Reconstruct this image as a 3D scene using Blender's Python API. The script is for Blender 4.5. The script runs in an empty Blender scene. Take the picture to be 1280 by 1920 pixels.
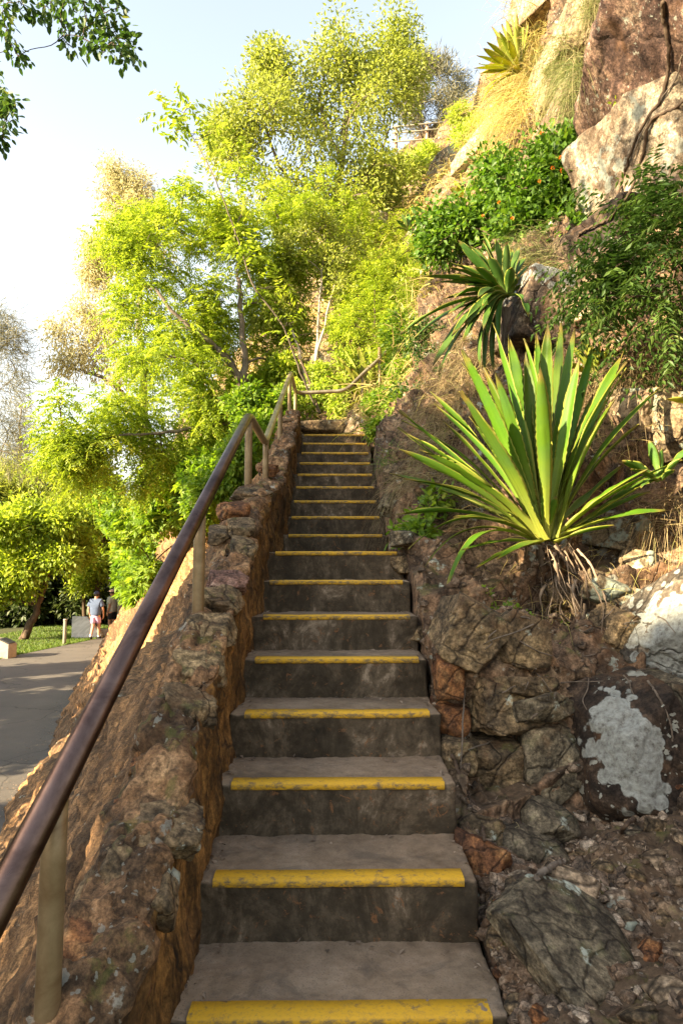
import bpy, bmesh, math, random
import numpy as np
from mathutils import Vector, Matrix, Euler
C = bpy.context.scene.collection
scn = bpy.context.scene
RNG = np.random.default_rng(7)
random.seed(7)
F, PITCH, YAW = 1200.0, .0926, .0128
CAM = np.array([-.0171, 0., 0.])
GZ = -2.55                                   # level of the footpath (the eye is the origin)
cy_, sy_, cp_, sp_ = math.cos(YAW), math.sin(YAW), math.cos(PITCH), math.sin(PITCH)
RT = np.array([cy_, -sy_, 0]); FW = np.array([sy_*cp_, cy_*cp_, sp_]); UPV = np.array([-sy_*sp_, -cy_*sp_, cp_])
def RAY(px, py): return RT*((px-640)/F) + UPV*((960-py)/F) + FW
def P(px, py, d):
    v = RAY(px, py); return CAM + v*(d/v[1])
def G(px, py, z=GZ):
    v = RAY(px, py); return CAM + v*(z/v[2])
def nrm(v):
    v = np.asarray(v, float); return v/np.maximum(np.linalg.norm(v, axis=-1, keepdims=True), 1e-9)

# ------------------------------------------------------------------ noise
def _h(ix, iy, iz, seed):
    ix = ix.astype(np.int64); iy = iy.astype(np.int64); iz = iz.astype(np.int64)
    n = (ix*73856093) ^ (iy*19349663) ^ (iz*83492791) ^ (seed*2654435761 & 0xffffffff)
    n = n & 0xffffffff
    n = ((n ^ (n >> 16))*0x45d9f3b) & 0xffffffff
    n = ((n ^ (n >> 16))*0x45d9f3b) & 0xffffffff
    n = n ^ (n >> 16)
    return n/4294967296.0
def vnoise(p, seed=0):
    p = np.asarray(p, float); i = np.floor(p); f = p-i; f = f*f*(3-2*f); o = 0
    for a in (0, 1):
        for b in (0, 1):
            for c in (0, 1):
                w = (f[:, 0] if a else 1-f[:, 0])*(f[:, 1] if b else 1-f[:, 1])*(f[:, 2] if c else 1-f[:, 2])
                o = o + w*_h(i[:, 0]+a, i[:, 1]+b, i[:, 2]+c, seed)
    return o*2-1
def fbm(p, octv=4, seed=0, lac=2.03, gain=.5):
    o = 0; a = 1.; q = np.asarray(p, float)
    for k in range(octv):
        o = o + a*vnoise(q+k*17.3, seed+k); q = q*lac; a *= gain
    return o
def voro(p, seed=0):
    """F1, F2, a random triple per cell, offset from the cell's point"""
    p = np.asarray(p, float); i = np.floor(p); n = len(p)
    f1 = np.full(n, 9.); f2 = np.full(n, 9.); r = np.zeros((n, 3)); off = np.zeros((n, 3))
    for a in (-1, 0, 1):
        for b in (-1, 0, 1):
            for c in (-1, 0, 1):
                X, Y, Z = i[:, 0]+a, i[:, 1]+b, i[:, 2]+c
                h = np.stack([_h(X, Y, Z, seed+s) for s in (0, 1, 2)], 1)
                q = np.stack([X, Y, Z], 1)+.1+.8*h
                dv = p-q; d = np.sqrt((dv**2).sum(1))
                m = d < f1
                f2 = np.where(m, f1, np.minimum(f2, d)); f1 = np.where(m, d, f1)
                r[m] = h[m]; off[m] = dv[m]
    return f1, f2, r, off
def blocks(p, n, scale, amp, tilt, crack, seed, k=16.):
    """height of broken blocky rock at points p; returns height and a per-block random"""
    q = (p+.12*np.stack([fbm(p*2.2, 2, seed+50), fbm(p*2.2, 2, seed+60), fbm(p*2.2, 2, seed+70)], 1))*np.asarray(scale)
    f1, f2, r, off = voro(q, seed); i = np.floor(q); sw = 0; sh = 0; sr = 0
    for a in (-1, 0, 1):
        for b in (-1, 0, 1):
            for c in (-1, 0, 1):
                X, Y, Z = i[:, 0]+a, i[:, 1]+b, i[:, 2]+c
                h = np.stack([_h(X, Y, Z, seed+s) for s in (0, 1, 2)], 1)
                dv = q-(np.stack([X, Y, Z], 1)+.1+.8*h); w = np.exp(-k*(np.sqrt((dv**2).sum(1))-f1))
                sw = sw+w; sr = sr+w*h[:, 2]
                sh = sh+w*((h[:, 0]-.5)*amp+(dv*(h[:, [1, 2, 0]]-.5)).sum(1)*tilt)
    return sh/sw-crack*np.exp(-((f2-f1)/.07)**2), sr/sw

# ------------------------------------------------------------------ meshes
def mk(name, V, faces, mat=None, parent=None, smooth=True, att=None, fatt=None):
    """faces: list of int arrays, each (n,k)"""
    me = bpy.data.meshes.new(name); V = np.ascontiguousarray(V, np.float32)
    me.vertices.add(len(V)); me.vertices.foreach_set('co', V.ravel())
    faces = [np.asarray(f, np.int32) for f in (faces if isinstance(faces, list) else [faces])]
    faces = [f for f in faces if len(f)]
    nl = sum(f.size for f in faces); nf = sum(len(f) for f in faces)
    me.loops.add(nl); me.polygons.add(nf)
    me.loops.foreach_set('vertex_index', np.concatenate([f.ravel() for f in faces]))
    tot = np.concatenate([np.full(len(f), f.shape[1], np.int32) for f in faces])
    me.polygons.foreach_set('loop_start', np.concatenate([[0], np.cumsum(tot)[:-1]]).astype(np.int32))
    me.polygons.foreach_set('use_smooth', np.full(nf, smooth, bool))
    for k, v in (att or {}).items():
        a = me.attributes.new(k, 'FLOAT', 'POINT'); a.data.foreach_set('value', np.ascontiguousarray(v, np.float32))
    for k, v in (fatt or {}).items():
        a = me.attributes.new(k, 'FLOAT', 'FACE'); a.data.foreach_set('value', np.ascontiguousarray(v, np.float32))
    me.update(calc_edges=True); me.validate()
    if mat: me.materials.append(mat)
    o = bpy.data.objects.new(name, me); C.objects.link(o)
    if parent: o.parent = parent
    return o
def tag(o, label=None, cat=None, group=None, kind=None):
    if label: o['label'] = label
    if cat: o['category'] = cat
    if group: o['group'] = group
    if kind: o['kind'] = kind
    elif cat: o['kind'] = 'thing'
    return o
def root(name, label, cat, loc=(0, 0, 0), group=None):
    o = bpy.data.objects.new(name, None); C.objects.link(o); o.location = loc; o.empty_display_size = .1
    return tag(o, label, cat, group)
def settle(r, loc):
    """move a thing's Empty to its base and keep its parts where they were built"""
    L = Vector(loc); r.location = L
    for ch in r.children:
        ch.location = ch.location-L
    return r
def grid_faces(a, b):
    i = np.arange(a*b).reshape(a, b)
    return np.stack([i[:-1, :-1].ravel(), i[1:, :-1].ravel(), i[1:, 1:].ravel(), i[:-1, 1:].ravel()], 1)
def grid_normals(Pg):
    du = np.gradient(Pg, axis=0); dv = np.gradient(Pg, axis=1)
    return nrm(np.cross(du, dv))
def catmull(K, t):
    K = np.asarray(K, float); n = len(K); t = np.clip(t, 0, n-1-1e-6); i = t.astype(int); f = (t-i)
    sh = (len(t),)+(1,)*(K.ndim-1); f = f.reshape(sh)
    a = K[np.clip(i-1, 0, n-1)]; b = K[i]; c = K[np.clip(i+1, 0, n-1)]; d = K[np.clip(i+2, 0, n-1)]
    return .5*(2*b+(c-a)*f+(2*a-5*b+4*c-d)*f**2+(3*b-a-3*c+d)*f**3)
def tubes(L, sides=6):
    """L: list of (pts, radii); returns verts, quads"""
    VV = []; FF = []; base = 0
    for pts, rad in L:
        pts = np.asarray(pts, float); n = len(pts); rad = np.broadcast_to(np.asarray(rad, float), (n,))
        t = nrm(np.gradient(pts, axis=0))
        ref = np.array([0, 0, 1.]) if abs(t[:, 2]).mean() < .8 else np.array([1., .2, 0])
        u = nrm(np.cross(t, ref)); w = np.cross(t, u)
        a = np.arange(sides)*2*math.pi/sides
        ring = pts[:, None]+rad[:, None, None]*(np.cos(a)[None, :, None]*u[:, None]+np.sin(a)[None, :, None]*w[:, None])
        VV.append(ring.reshape(-1, 3))
        i = np.arange(n*sides).reshape(n, sides); j = np.roll(i, -1, axis=1)
        FF.append(np.stack([i[:-1].ravel(), j[:-1].ravel(), j[1:].ravel(), i[1:].ravel()], 1)+base)
        base += n*sides
    return np.concatenate(VV), np.concatenate(FF)
def capped_tube(pts, rad, sides=16):
    V, Fq = tubes([(pts, rad)], sides); n = len(V)//sides
    V = np.concatenate([V, [pts[0]], [pts[-1]]]); a = np.arange(sides); b = np.roll(a, -1)
    t1 = np.stack([b, a, np.full(sides, len(V)-2)], 1)
    t2 = np.stack([a+(n-1)*sides, b+(n-1)*sides, np.full(sides, len(V)-1)], 1)
    return V, [Fq, np.concatenate([t1, t2])]

# ------------------------------------------------------------------ materials
class NT:
    def __init__(s, name):
        s.m = bpy.data.materials.new(name); s.m.use_nodes = True; s.t = s.m.node_tree; s.t.nodes.clear()
        s.out = s.t.nodes.new('ShaderNodeOutputMaterial')
    def n(s, typ, ins=None, **kw):
        x = s.t.nodes.new('ShaderNode'+typ)
        for k, v in kw.items(): setattr(x, k, v)
        for k, v in (ins or {}).items(): s.set(x.inputs[k], v)
        return x
    def set(s, sock, v):
        if isinstance(v, bpy.types.NodeSocket): s.t.links.new(v, sock)
        elif isinstance(v, bpy.types.Node): s.t.links.new(v.outputs[0], sock)
        else: sock.default_value = (tuple(v)+(1,) if isinstance(v, (tuple, list)) and len(v) == 3 and sock.type == 'RGBA' else v)
    def mix(s, f, a, b, mode='MIX'):
        x = s.n('Mix', data_type='RGBA', blend_type=mode); s.set(x.inputs[0], f); s.set(x.inputs[6], a); s.set(x.inputs[7], b); return x.outputs[2]
    def ma(s, op, a, b=0., c=None):
        x = s.n('Math', operation=op); s.set(x.inputs[0], a); s.set(x.inputs[1], b)
        if c is not None: s.set(x.inputs[2], c)
        return x.outputs[0]
    def ramp(s, f, stops, interp='LINEAR'):
        x = s.n('ValToRGB', {0: f}); e = x.color_ramp; e.interpolation = interp
        while len(e.elements) < len(stops): e.elements.new(.5)
        for el, (p, c) in zip(e.elements, stops):
            el.position = p; el.color = tuple(c)+(1,) if not isinstance(c, (int, float)) else (c, c, c, 1)
        return x.outputs[0]
    def noise(s, vec, scale, detail=5., rough=.6, dist=0.):
        return s.n('TexNoise', {'Vector': vec, 'Scale': scale, 'Detail': detail, 'Roughness': rough, 'Distortion': dist}).outputs[0]
    def voro(s, vec, scale, feature='F1', out=0):
        return s.n('TexVoronoi', {'Vector': vec, 'Scale': scale}, feature=feature).outputs[out]
    def coord(s, scale=(1, 1, 1), rot=(0, 0, 0), kind='Object'):
        c = s.n('TexCoord').outputs[kind]
        if any(rot): c = s.n('Mapping', {'Vector': c, 'Rotation': rot}).outputs[0]
        return s.n('Mapping', {'Vector': c, 'Scale': scale}).outputs[0]
    def attr(s, name): return s.n('Attribute', attribute_name=name).outputs['Fac']
    def done(s, col, rough=.8, metal=0., bump=None, bstr=.4, bdist=.02, spec=.4, trans=0., tcol=None):
        b = s.n('BsdfPrincipled', {'Base Color': col, 'Roughness': rough, 'Metallic': metal, 'Specular IOR Level': spec})
        if bump is not None:
            bb = s.n('Bump', {'Strength': bstr, 'Distance': bdist, 'Height': bump}); s.set(b.inputs['Normal'], bb)
        sh = b.outputs[0]
        if trans > 0:
            tr = s.n('BsdfTranslucent', {'Color': tcol if tcol is not None else col})
            sh = s.n('MixShader', {0: trans, 1: sh, 2: tr.outputs[0]}).outputs[0]
        s.t.links.new(sh, s.out.inputs[0]); return s.m

def rock_mat(name, cols, lichen=.0, lcol=(.42, .46, .38), scale=1., stretch=(1, 1, 1), rot=(0, 0, 0), moss=0., soil=0., spots=0., bstr=.7, blob=None, dark=.5, rust=.45, cracks=.7, cscale=3.2, contrast=1.5):
    k = NT(name); c = k.coord(stretch, rot); p = k.coord()
    a = k.noise(c, 2.6*scale, 7, .62, .6)
    rnd = k.attr('rnd')
    t = k.ma('ADD', k.ma('MULTIPLY_ADD', a, contrast, .5-.5*contrast), k.ma('MULTIPLY_ADD', rnd, .5, -.25))
    col = k.ramp(t, [(.18, cols[0]), (.40, cols[1]), (.58, cols[2]), (.80, cols[3])])
    g = k.noise(c, 14*scale, 6, .7)
    col = k.mix(k.ramp(g, [(.38, .85), (.62, 0.)]), col, tuple(x*dark for x in cols[0]), 'MIX')
    gg = k.noise(p, 60*scale, 3, .7)
    col = k.mix(.6, col, k.ramp(gg, [(.36, .18), (.64, .82)]), 'OVERLAY')
    col = k.mix(.5, col, k.ramp(k.noise(c, 24*scale, 5, .7), [(.36, .2), (.64, .8)]), 'OVERLAY')
    if rust > 0:
        rm = k.ramp(k.noise(k.n('Mapping', {'Vector': p, 'Location': (7.3, 1.1, 4.2)}).outputs[0], 2.3*scale, 7, .68, .7), [(.52, 0.), (.66, rust)])
        col = k.mix(rm, col, k.mix(k.noise(p, 18*scale, 4), (.09, .04, .018), (.23, .12, .05)))
    crk = None
    if cracks > 0:
        wv_ = k.n('VectorMath', {0: k.n('TexNoise', {'Vector': p, 'Scale': 2.5*scale, 'Detail': 4.}).outputs[1], 1: (.35/scale,)*3}, operation='MULTIPLY').outputs[0]
        vv = k.voro(k.n('VectorMath', {0: c, 1: wv_}, operation='ADD').outputs[0], cscale*scale, 'DISTANCE_TO_EDGE')
        crk = k.ramp(vv, [(.0, 0.), (.035, 1.)])
        col = k.mix(k.ma('MULTIPLY', k.ma('SUBTRACT', 1., crk), cracks), col, (.012, .009, .007))
    if soil > 0:
        nz = k.n('SeparateXYZ', {0: k.n('NewGeometry').outputs['Normal']}).outputs[2]
        m = k.ma('MULTIPLY', k.ramp(k.ma('ADD', nz, k.ma('MULTIPLY_ADD', k.noise(p, 5, 5), .7, -.35)), [(.62, 0.), (.85, 1.)]), soil)
        sc = k.ramp(k.noise(p, 30, 5, .7), [(.3, (.035, .024, .015)), (.55, (.11, .075, .045)), (.75, (.22, .16, .1))])
        col = k.mix(m, col, sc)
    if moss > 0:
        nz = k.n('SeparateXYZ', {0: k.n('NewGeometry').outputs['Normal']}).outputs[2]
        m = k.ma('MULTIPLY', k.ramp(k.noise(p, 6*scale, 6, .65), [(.56, 0.), (.62, 1.)]), k.ramp(nz, [(.0, 0.), (.5, moss)]))
        col = k.mix(m, col, k.mix(k.noise(p, 40), (.05, .08, .01), (.14, .17, .03)))
    if lichen > 0:
        m = k.ramp(k.noise(p, 3.2*scale, 9, .66), [(.66-lichen*.28, 0.), (.685-lichen*.28, 1.)])
        lc = k.mix(k.ramp(k.noise(p, 26*scale, 6, .7), [(.35, 0.), (.6, 1.)]), tuple(x*.5 for x in lcol), lcol)
        col = k.mix(k.ma('MULTIPLY', m, .88), col, lc)
    if spots > 0:
        pd = k.n('VectorMath', {0: p, 1: k.n('VectorMath', {0: k.n('TexNoise', {'Vector': p, 'Scale': 16.*scale, 'Detail': 5.}).outputs[1], 1: (.09/scale,)*3}, operation='MULTIPLY').outputs[0]}, operation='ADD').outputs[0]
        m = 0.
        for vs, gate in ((6., .50), (15., .47), (30., .5)):
            vn = k.n('TexVoronoi', {'Vector': pd, 'Scale': vs*scale}); cr_ = k.n('SeparateColor', {0: vn.outputs[1]}).outputs[0]
            lim = k.ma('MULTIPLY_ADD', cr_, .46, -.16)
            hit = k.ma('GREATER_THAN', lim, vn.outputs[0])
            hit = k.ma('MULTIPLY', hit, k.ramp(k.noise(p, 1.5*scale, 4), [(gate, 0.), (gate+.05, 1.)]))
            m = k.ma('MAXIMUM', m, hit)
        m = k.ma('MULTIPLY', m, .85*min(1, spots+.3))
        col = k.mix(m, col, k.mix(k.noise(p, 60*scale, 4, .7), (.22, .22, .18), (.42, .44, .38)))
    if blob:
        (bx, by, bz), (sx, sy, sz) = blob
        q = k.n('Mapping', {'Vector': k.n('TexCoord').outputs['Object'], 'Location': (-bx/sx, -by/sy, -bz/sz), 'Scale': (1/sx, 1/sy, 1/sz)}).outputs[0]
        L = k.n('VectorMath', {0: q}, operation='LENGTH').outputs['Value']
        e = k.ma('ADD', L, k.ma('MULTIPLY_ADD', k.noise(p, 7, 6, .6), 1.2, -.6)); e = k.ma('ADD', e, k.ma('MULTIPLY_ADD', k.voro(p, 19), .55, -.22))
        m = k.ramp(e, [(.76, 1.), (.84, 0.)]); rim = k.ramp(e, [(.70, 0.), (.79, 1.)])
        lc = k.ramp(k.noise(p, 42, 6, .72), [(.34, (.10, .095, .08)), (.44, (.20, .205, .185)), (.62, (.31, .33, .30))]); lc = k.mix(k.ma('MULTIPLY', rim, .6), lc, (.36, .39, .36))
        col = k.mix(m, col, lc)
    h = k.ma('ADD', k.noise(c, 9*scale, 9, .68), k.ma('MULTIPLY', k.noise(p, 45*scale, 5, .7), .35))
    if crk is not None: h = k.ma('ADD', h, k.ma('MULTIPLY', crk, .5))
    return k.done(col, .88, bump=h, bstr=bstr, bdist=.03/scale, spec=.25)

def leaf_mat(name, stops, trans=.45, rough=.5, tmul=1.25, spec=.35):
    k = NT(name); r = k.attr('rnd'); col = k.ramp(r, stops)
    tc = k.n('HueSaturation', {'Hue': .497, 'Saturation': 1.08, 'Value': tmul, 'Color': col}).outputs[0]
    return k.done(col, rough, trans=trans, tcol=tc, spec=spec)
def bark_mat(name, a, b, scale=1.):
    k = NT(name); c = k.coord((1, 1, .25)); n = k.noise(c, 22*scale, 6, .65)
    return k.done(k.ramp(n, [(.3, a), (.7, b)]), .9, bump=n, bstr=.6, bdist=.01, spec=.2)

M = {}
def concrete():
    k = NT('concrete'); p = k.coord()
    n1 = k.noise(p, 3.2, 7, .65, .3); n2 = k.noise(p, 22, 6, .72)
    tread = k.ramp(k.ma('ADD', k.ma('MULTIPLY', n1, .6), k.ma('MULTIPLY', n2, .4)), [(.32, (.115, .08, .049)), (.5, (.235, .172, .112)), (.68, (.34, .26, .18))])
    grit = k.voro(p, 150); tread = k.mix(k.ramp(grit, [(.12, .6), (.3, 0.)]), tread, (.06, .055, .05))
    tread = k.mix(k.ramp(k.noise(p, 5.5, 8, .75, 1.), [(.52, 0.), (.64, .55)]), tread, (.085, .07, .055))
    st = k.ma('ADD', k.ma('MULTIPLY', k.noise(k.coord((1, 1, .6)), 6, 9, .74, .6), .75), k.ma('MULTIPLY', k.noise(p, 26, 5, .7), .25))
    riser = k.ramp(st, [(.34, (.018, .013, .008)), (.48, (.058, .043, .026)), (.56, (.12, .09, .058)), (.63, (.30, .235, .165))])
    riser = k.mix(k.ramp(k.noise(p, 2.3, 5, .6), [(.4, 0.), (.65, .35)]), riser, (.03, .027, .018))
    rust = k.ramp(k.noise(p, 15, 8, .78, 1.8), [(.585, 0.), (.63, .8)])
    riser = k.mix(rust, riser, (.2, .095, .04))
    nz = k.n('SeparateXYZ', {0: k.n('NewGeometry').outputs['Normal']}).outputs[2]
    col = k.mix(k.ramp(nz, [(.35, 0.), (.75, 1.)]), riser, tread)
    h = k.ma('ADD', k.ma('MULTIPLY', n2, .7), k.noise(p, 90, 4, .7))
    return k.done(col, .9, bump=h, bstr=.45, bdist=.006, spec=.25)
def yellow():
    k = NT('yellow_paint'); p = k.coord()
    w = k.ma('ADD', k.noise(p, 30, 8, .72), k.ma('MULTIPLY', k.noise(p, 4, 3), .45))
    c = k.mix(k.noise(p, 12, 4), (.66, .385, .016), (.56, .31, .016))
    c = k.mix(k.ramp(w, [(.77, 0.), (.88, .85)]), c, (.15, .11, .065)); c = k.mix(k.ramp(k.noise(p, 110, 3, .8), [(.5, 0.), (.7, .45)]), c, (.2, .14, .06))
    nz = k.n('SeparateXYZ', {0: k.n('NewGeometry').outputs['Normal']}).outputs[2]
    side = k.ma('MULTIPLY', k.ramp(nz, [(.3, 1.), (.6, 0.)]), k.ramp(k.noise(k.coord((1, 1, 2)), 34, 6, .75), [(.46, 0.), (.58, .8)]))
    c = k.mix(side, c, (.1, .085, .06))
    return k.done(c, .65, bump=w, bstr=.35, bdist=.003)
M['concrete'] = concrete(); M['yellow'] = yellow()
M['wall'] = rock_mat('wall_stone', [(0.065, 0.043, 0.025), (0.174, 0.103, 0.053), (0.319, 0.176, 0.083), (0.526, 0.328, 0.167)], lichen=.14, lcol=(.34, .32, .26), moss=.35, scale=1.7, spots=.3, bstr=1., cracks=.3, cscale=1.6, rust=.35)
M['wall_face'] = rock_mat('wall_rendered_face', [(0.046, 0.025, 0.008), (0.125, 0.064, 0.019), (0.216, 0.111, 0.031), (0.282, 0.146, 0.046)], scale=1.3, stretch=(1, 1, .3), bstr=.5)
M['bank'] = rock_mat('bank_rock', [(0.1, 0.06, 0.03), (0.27, 0.152, 0.07), (0.45, 0.242, 0.099), (0.648, 0.359, 0.149)], scale=2.2, stretch=(1.5, .16, 1.5), rot=(-.5, 0, 0), bstr=1., lichen=.03, cracks=.0, contrast=2.1)
M['cliff'] = rock_mat('cliff_rock', [(0.046, 0.034, 0.023), (0.141, 0.095, 0.062), (0.272, 0.167, 0.096), (0.423, 0.297, 0.18)], lichen=.14, soil=.9, moss=.3, spots=.25, scale=1.3)
M['stone'] = rock_mat('grey_brown_stone', [(0.053, 0.043, 0.026), (0.148, 0.106, 0.062), (0.255, 0.177, 0.094), (0.403, 0.291, 0.151)], lichen=.12, moss=.25, scale=1.6)
M['stone_rust'] = rock_mat('rusty_stone', [(0.057, 0.029, 0.017), (0.172, 0.078, 0.036), (0.322, 0.14, 0.051), (0.414, 0.237, 0.101)], scale=2.)
M['stone_green'] = rock_mat('greenish_stone', [(0.043, 0.036, 0.025), (0.111, 0.091, 0.061), (0.195, 0.161, 0.104), (0.308, 0.251, 0.158)], lichen=.15, moss=.2, scale=1.6)
M['stone_lichen'] = rock_mat('lichened_stone', [(0.053, 0.045, 0.031), (0.139, 0.11, 0.072), (0.255, 0.19, 0.108), (0.383, 0.3, 0.179)], lichen=.5, lcol=(.27, .31, .25), scale=1.4)
M['stone_pink'] = rock_mat('pink_stone', [(.1, .055, .042), (.22, .125, .095), (.33, .19, .14), (.42, .3, .22)], scale=2.)
M['stone_maroon'] = rock_mat('maroon_rock', [(0.06, 0.037, 0.031), (0.156, 0.094, 0.072), (0.264, 0.175, 0.124), (0.432, 0.338, 0.247)], lichen=.14, spots=1., lcol=(.36, .37, .31), scale=1.5, bstr=1., cracks=.35, cscale=.75)
M['stone_pale'] = rock_mat('pale_rock', [(0.125, 0.091, 0.063), (0.3, 0.232, 0.161), (0.413, 0.342, 0.241), (0.575, 0.488, 0.356)], lichen=.42, lcol=(.38, .40, .33), scale=1.4, bstr=1., cracks=.3, cscale=.8)
M['stone_white_top'] = rock_mat('white_topped_rock', [(.028, .022, .018), (.06, .046, .037), (.15, .105, .07), (.34, .26, .16)], spots=1., blob=((.05, -.1, .34), (.5, .6, .26)), scale=1.2)
M['stone_tan'] = rock_mat('tan_rock', [(.11, .08, .05), (.26, .19, .12), (.40, .30, .19), (.52, .42, .3)], lichen=.12, scale=1.)
M['pebble'] = rock_mat('pebbles', [(0.062, 0.048, 0.034), (0.175, 0.126, 0.086), (0.3, 0.216, 0.144), (0.5, 0.408, 0.299)], scale=3.)

def metal(name, a, b, rough, met=1.):
    k = NT(name); p = k.coord((1, .3, 1)); n = k.noise(p, 9, 7, .68, .5); s = k.noise(p, 60, 4)
    col = k.mix(k.ramp(n, [(.35, 0.), (.65, 1.)]), a, b)
    r = k.ma('MULTIPLY_ADD', s, .25, rough-.1)
    return k.done(col, r, metal=met, bump=s, bstr=.06, bdist=.002, spec=.5)
M['rail'] = metal('bronzed_pipe', (.055, .034, .029), (.15, .10, .082), .30)
M['post'] = metal('weathered_galvanised', (.17, .11, .05), (.29, .22, .12), .5, .5)
M['rail_tan'] = metal('tan_galvanised', (.26, .19, .11), (.48, .41, .28), .38, .8)  # lighter copy of the rail metal, sunlight put into its colour
M['agave'] = None
def agave_mat(name, base, mid, edge, tr=.3):
    k = NT(name); t = k.attr('t'); u = k.attr('u'); r = k.attr('rnd')
    col = k.ramp(t, [(.0, base), (.22, tuple((a+b)/2 for a, b in zip(base, mid))), (.55, mid), (.90, tuple(x*.9 for x in mid)), (.95, (.24, .17, .04)), (.985, (.13, .075, .03))])
    st = k.n('CombineXYZ', {0: k.ma('MULTIPLY', u, 26.), 1: k.ma('MULTIPLY', t, .8), 2: k.ma('MULTIPLY', r, 40.)})
    n = k.noise(st.outputs[0], 1., 4, .6)
    col = k.mix(k.ramp(n, [(.35, .0), (.65, .55)]), col, tuple(x*.62 for x in mid))
    big = k.noise(k.coord(), 5, 4); col = k.mix(k.ramp(big, [(.45, 0.), (.75, .45)]), col, edge)
    col = k.mix(k.ramp(k.ma('ABSOLUTE', u), [(.80, 0.), (.95, .7)]), col, (.42, .40, .07))
    sc_ = k.noise(k.coord(), 34, 6, .7); col = k.mix(k.ramp(sc_, [(.66, 0.), (.72, .75)]), col, (.26, .19, .06))
    hs = k.n('HueSaturation', {'Hue': k.ma('MULTIPLY_ADD', r, .03, .485), 'Saturation': 1., 'Value': k.ma('MULTIPLY_ADD', r, .5, .75), 'Color': col}).outputs[0]
    tc = k.n('HueSaturation', {'Hue': .47, 'Saturation': 1.15, 'Value': 1.5, 'Color': hs}).outputs[0]
    return k.done(hs, .48, bump=n, bstr=.25, bdist=.004, trans=tr, tcol=tc, spec=.25)
M['agave'] = agave_mat('agave_leaf', (.46, .48, .08), (.10, .205, .012), (.06, .14, .05), .36)
M['agave_deep'] = agave_mat('deep_green_strap_leaf', (.22, .30, .07), (.08, .17, .025), (.10, .18, .06), .3)
M['agave_gold'] = agave_mat('golden_green_strap_leaf', (.5, .5, .16), (.32, .38, .05), (.42, .42, .12), .45)
k_ = NT('dry_leaf'); M['dry'] = k_.done(k_.ramp(k_.attr('rnd'), [(0, (.10, .072, .05)), (.5, (.22, .165, .115)), (1, (.36, .28, .2))]), .85, trans=.15)
M['drygrass'] = leaf_mat('dry_grass_blades', [(0, (.13, .09, .05)), (.45, (.27, .20, .10)), (.8, (.40, .32, .17)), (1, (.20, .22, .06))], .3, .6)
M['greengrass'] = leaf_mat('green_grass_blades', [(0, (0.12, 0.144, 0.048)), (0.5, (0.192, 0.228, 0.072)), (0.8, (0.3, 0.288, 0.12)), (1, (0.408, 0.336, 0.18))], 0.35, .6)
M['goldgrass'] = leaf_mat('golden_grass_blades', [(0, (0.312, 0.24, 0.084)), (0.5, (0.504, 0.408, 0.168)), (1, (0.432, 0.432, 0.108))], 0.40, .6)
M['lawn'] = leaf_mat('lawn_blades', [(0, (.06, .12, .015)), (.6, (.11, .19, .025)), (1, (.2, .24, .05))], .35)
M['lf_lime'] = leaf_mat('lime_green_leaf', [(0, (.13, .20, .02)), (.5, (.29, .385, .045)), (.85, (.45, .52, .07)), (1, (.62, .59, .12))], 0.55)
M['lf_olive'] = leaf_mat('olive_leaf', [(0, (.16, .20, .04)), (.5, (.26, .31, .055)), (.85, (.37, .40, .085)), (1, (.46, .44, .12))], 0.50)
M['lf_gold'] = leaf_mat('golden_leaf', [(0, (.17, .25, .03)), (.5, (.32, .42, .055)), (.9, (.48, .53, .09)), (1, (.6, .5, .1))], 0.50)
M['lf_tan'] = leaf_mat('tan_gum_leaf', [(0, (.26, .25, .12)), (.5, (.46, .43, .22)), (1, (.62, .56, .32))], 0.45)
M['lf_grey'] = leaf_mat('grey_needle', [(0, (0.096, 0.102, 0.06)), (0.5, (0.18, 0.18, 0.108)), (1, (0.312, 0.276, 0.156))], 0.40)
M['lf_green'] = leaf_mat('fresh_green_leaf', [(0, (.08, .16, .018)), (.5, (.17, .28, .03)), (.9, (.31, .41, .05)), (1, (.42, .46, .08))], 0.50)
M['lf_mid'] = leaf_mat('mid_green_leaf', [(0, (.045, .10, .012)), (.5, (.085, .175, .02)), (.9, (.17, .27, .035)), (1, (.3, .34, .06))], .45)
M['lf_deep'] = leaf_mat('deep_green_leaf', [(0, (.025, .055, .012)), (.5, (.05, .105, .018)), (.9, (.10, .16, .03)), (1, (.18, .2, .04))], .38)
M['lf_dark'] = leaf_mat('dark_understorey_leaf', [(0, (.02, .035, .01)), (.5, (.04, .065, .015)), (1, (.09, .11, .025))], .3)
M['bark_grey'] = bark_mat('grey_bark', (.07, .055, .04), (.22, .18, .14))
M['bark_pale'] = bark_mat('pale_bark', (.2, .16, .12), (.48, .41, .33))
M['bark_brown'] = bark_mat('brown_bark', (.04, .028, .02), (.13, .09, .06))
k_ = NT('orange_petals'); M['flower'] = k_.done(k_.ramp(k_.attr('rnd'), [(0, (.75, .10, .01)), (1, (.85, .30, .02))]), .5, trans=.3)
def asphalt():
    k = NT('asphalt'); p = k.coord(); n = k.noise(p, 90, 4, .7); b = k.noise(p, .9, 5, .6)
    c = k.ramp(k.ma('ADD', k.ma('MULTIPLY', n, .5), k.ma('MULTIPLY', b, .5)), [(.3, (.07, .064, .056)), (.7, (.14, .125, .108))])
    c = k.mix(k.ramp(k.noise(p, 5, 6, .75, 1.2), [(.6, 0.), (.72, .4)]), c, (.2, .15, .1))
    cv = k.voro(k.n('VectorMath', {0: p, 1: k.n('TexNoise', {'Vector': p, 'Scale': 1.3, 'Detail': 5.}).outputs[1]}, operation='ADD').outputs[0], .55, 'DISTANCE_TO_EDGE')
    c = k.mix(k.ramp(cv, [(.0, .75), (.012, 0.)]), c, (.03, .027, .024))
    return k.done(c, .9, bump=n, bstr=.3, bdist=.004)
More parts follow.
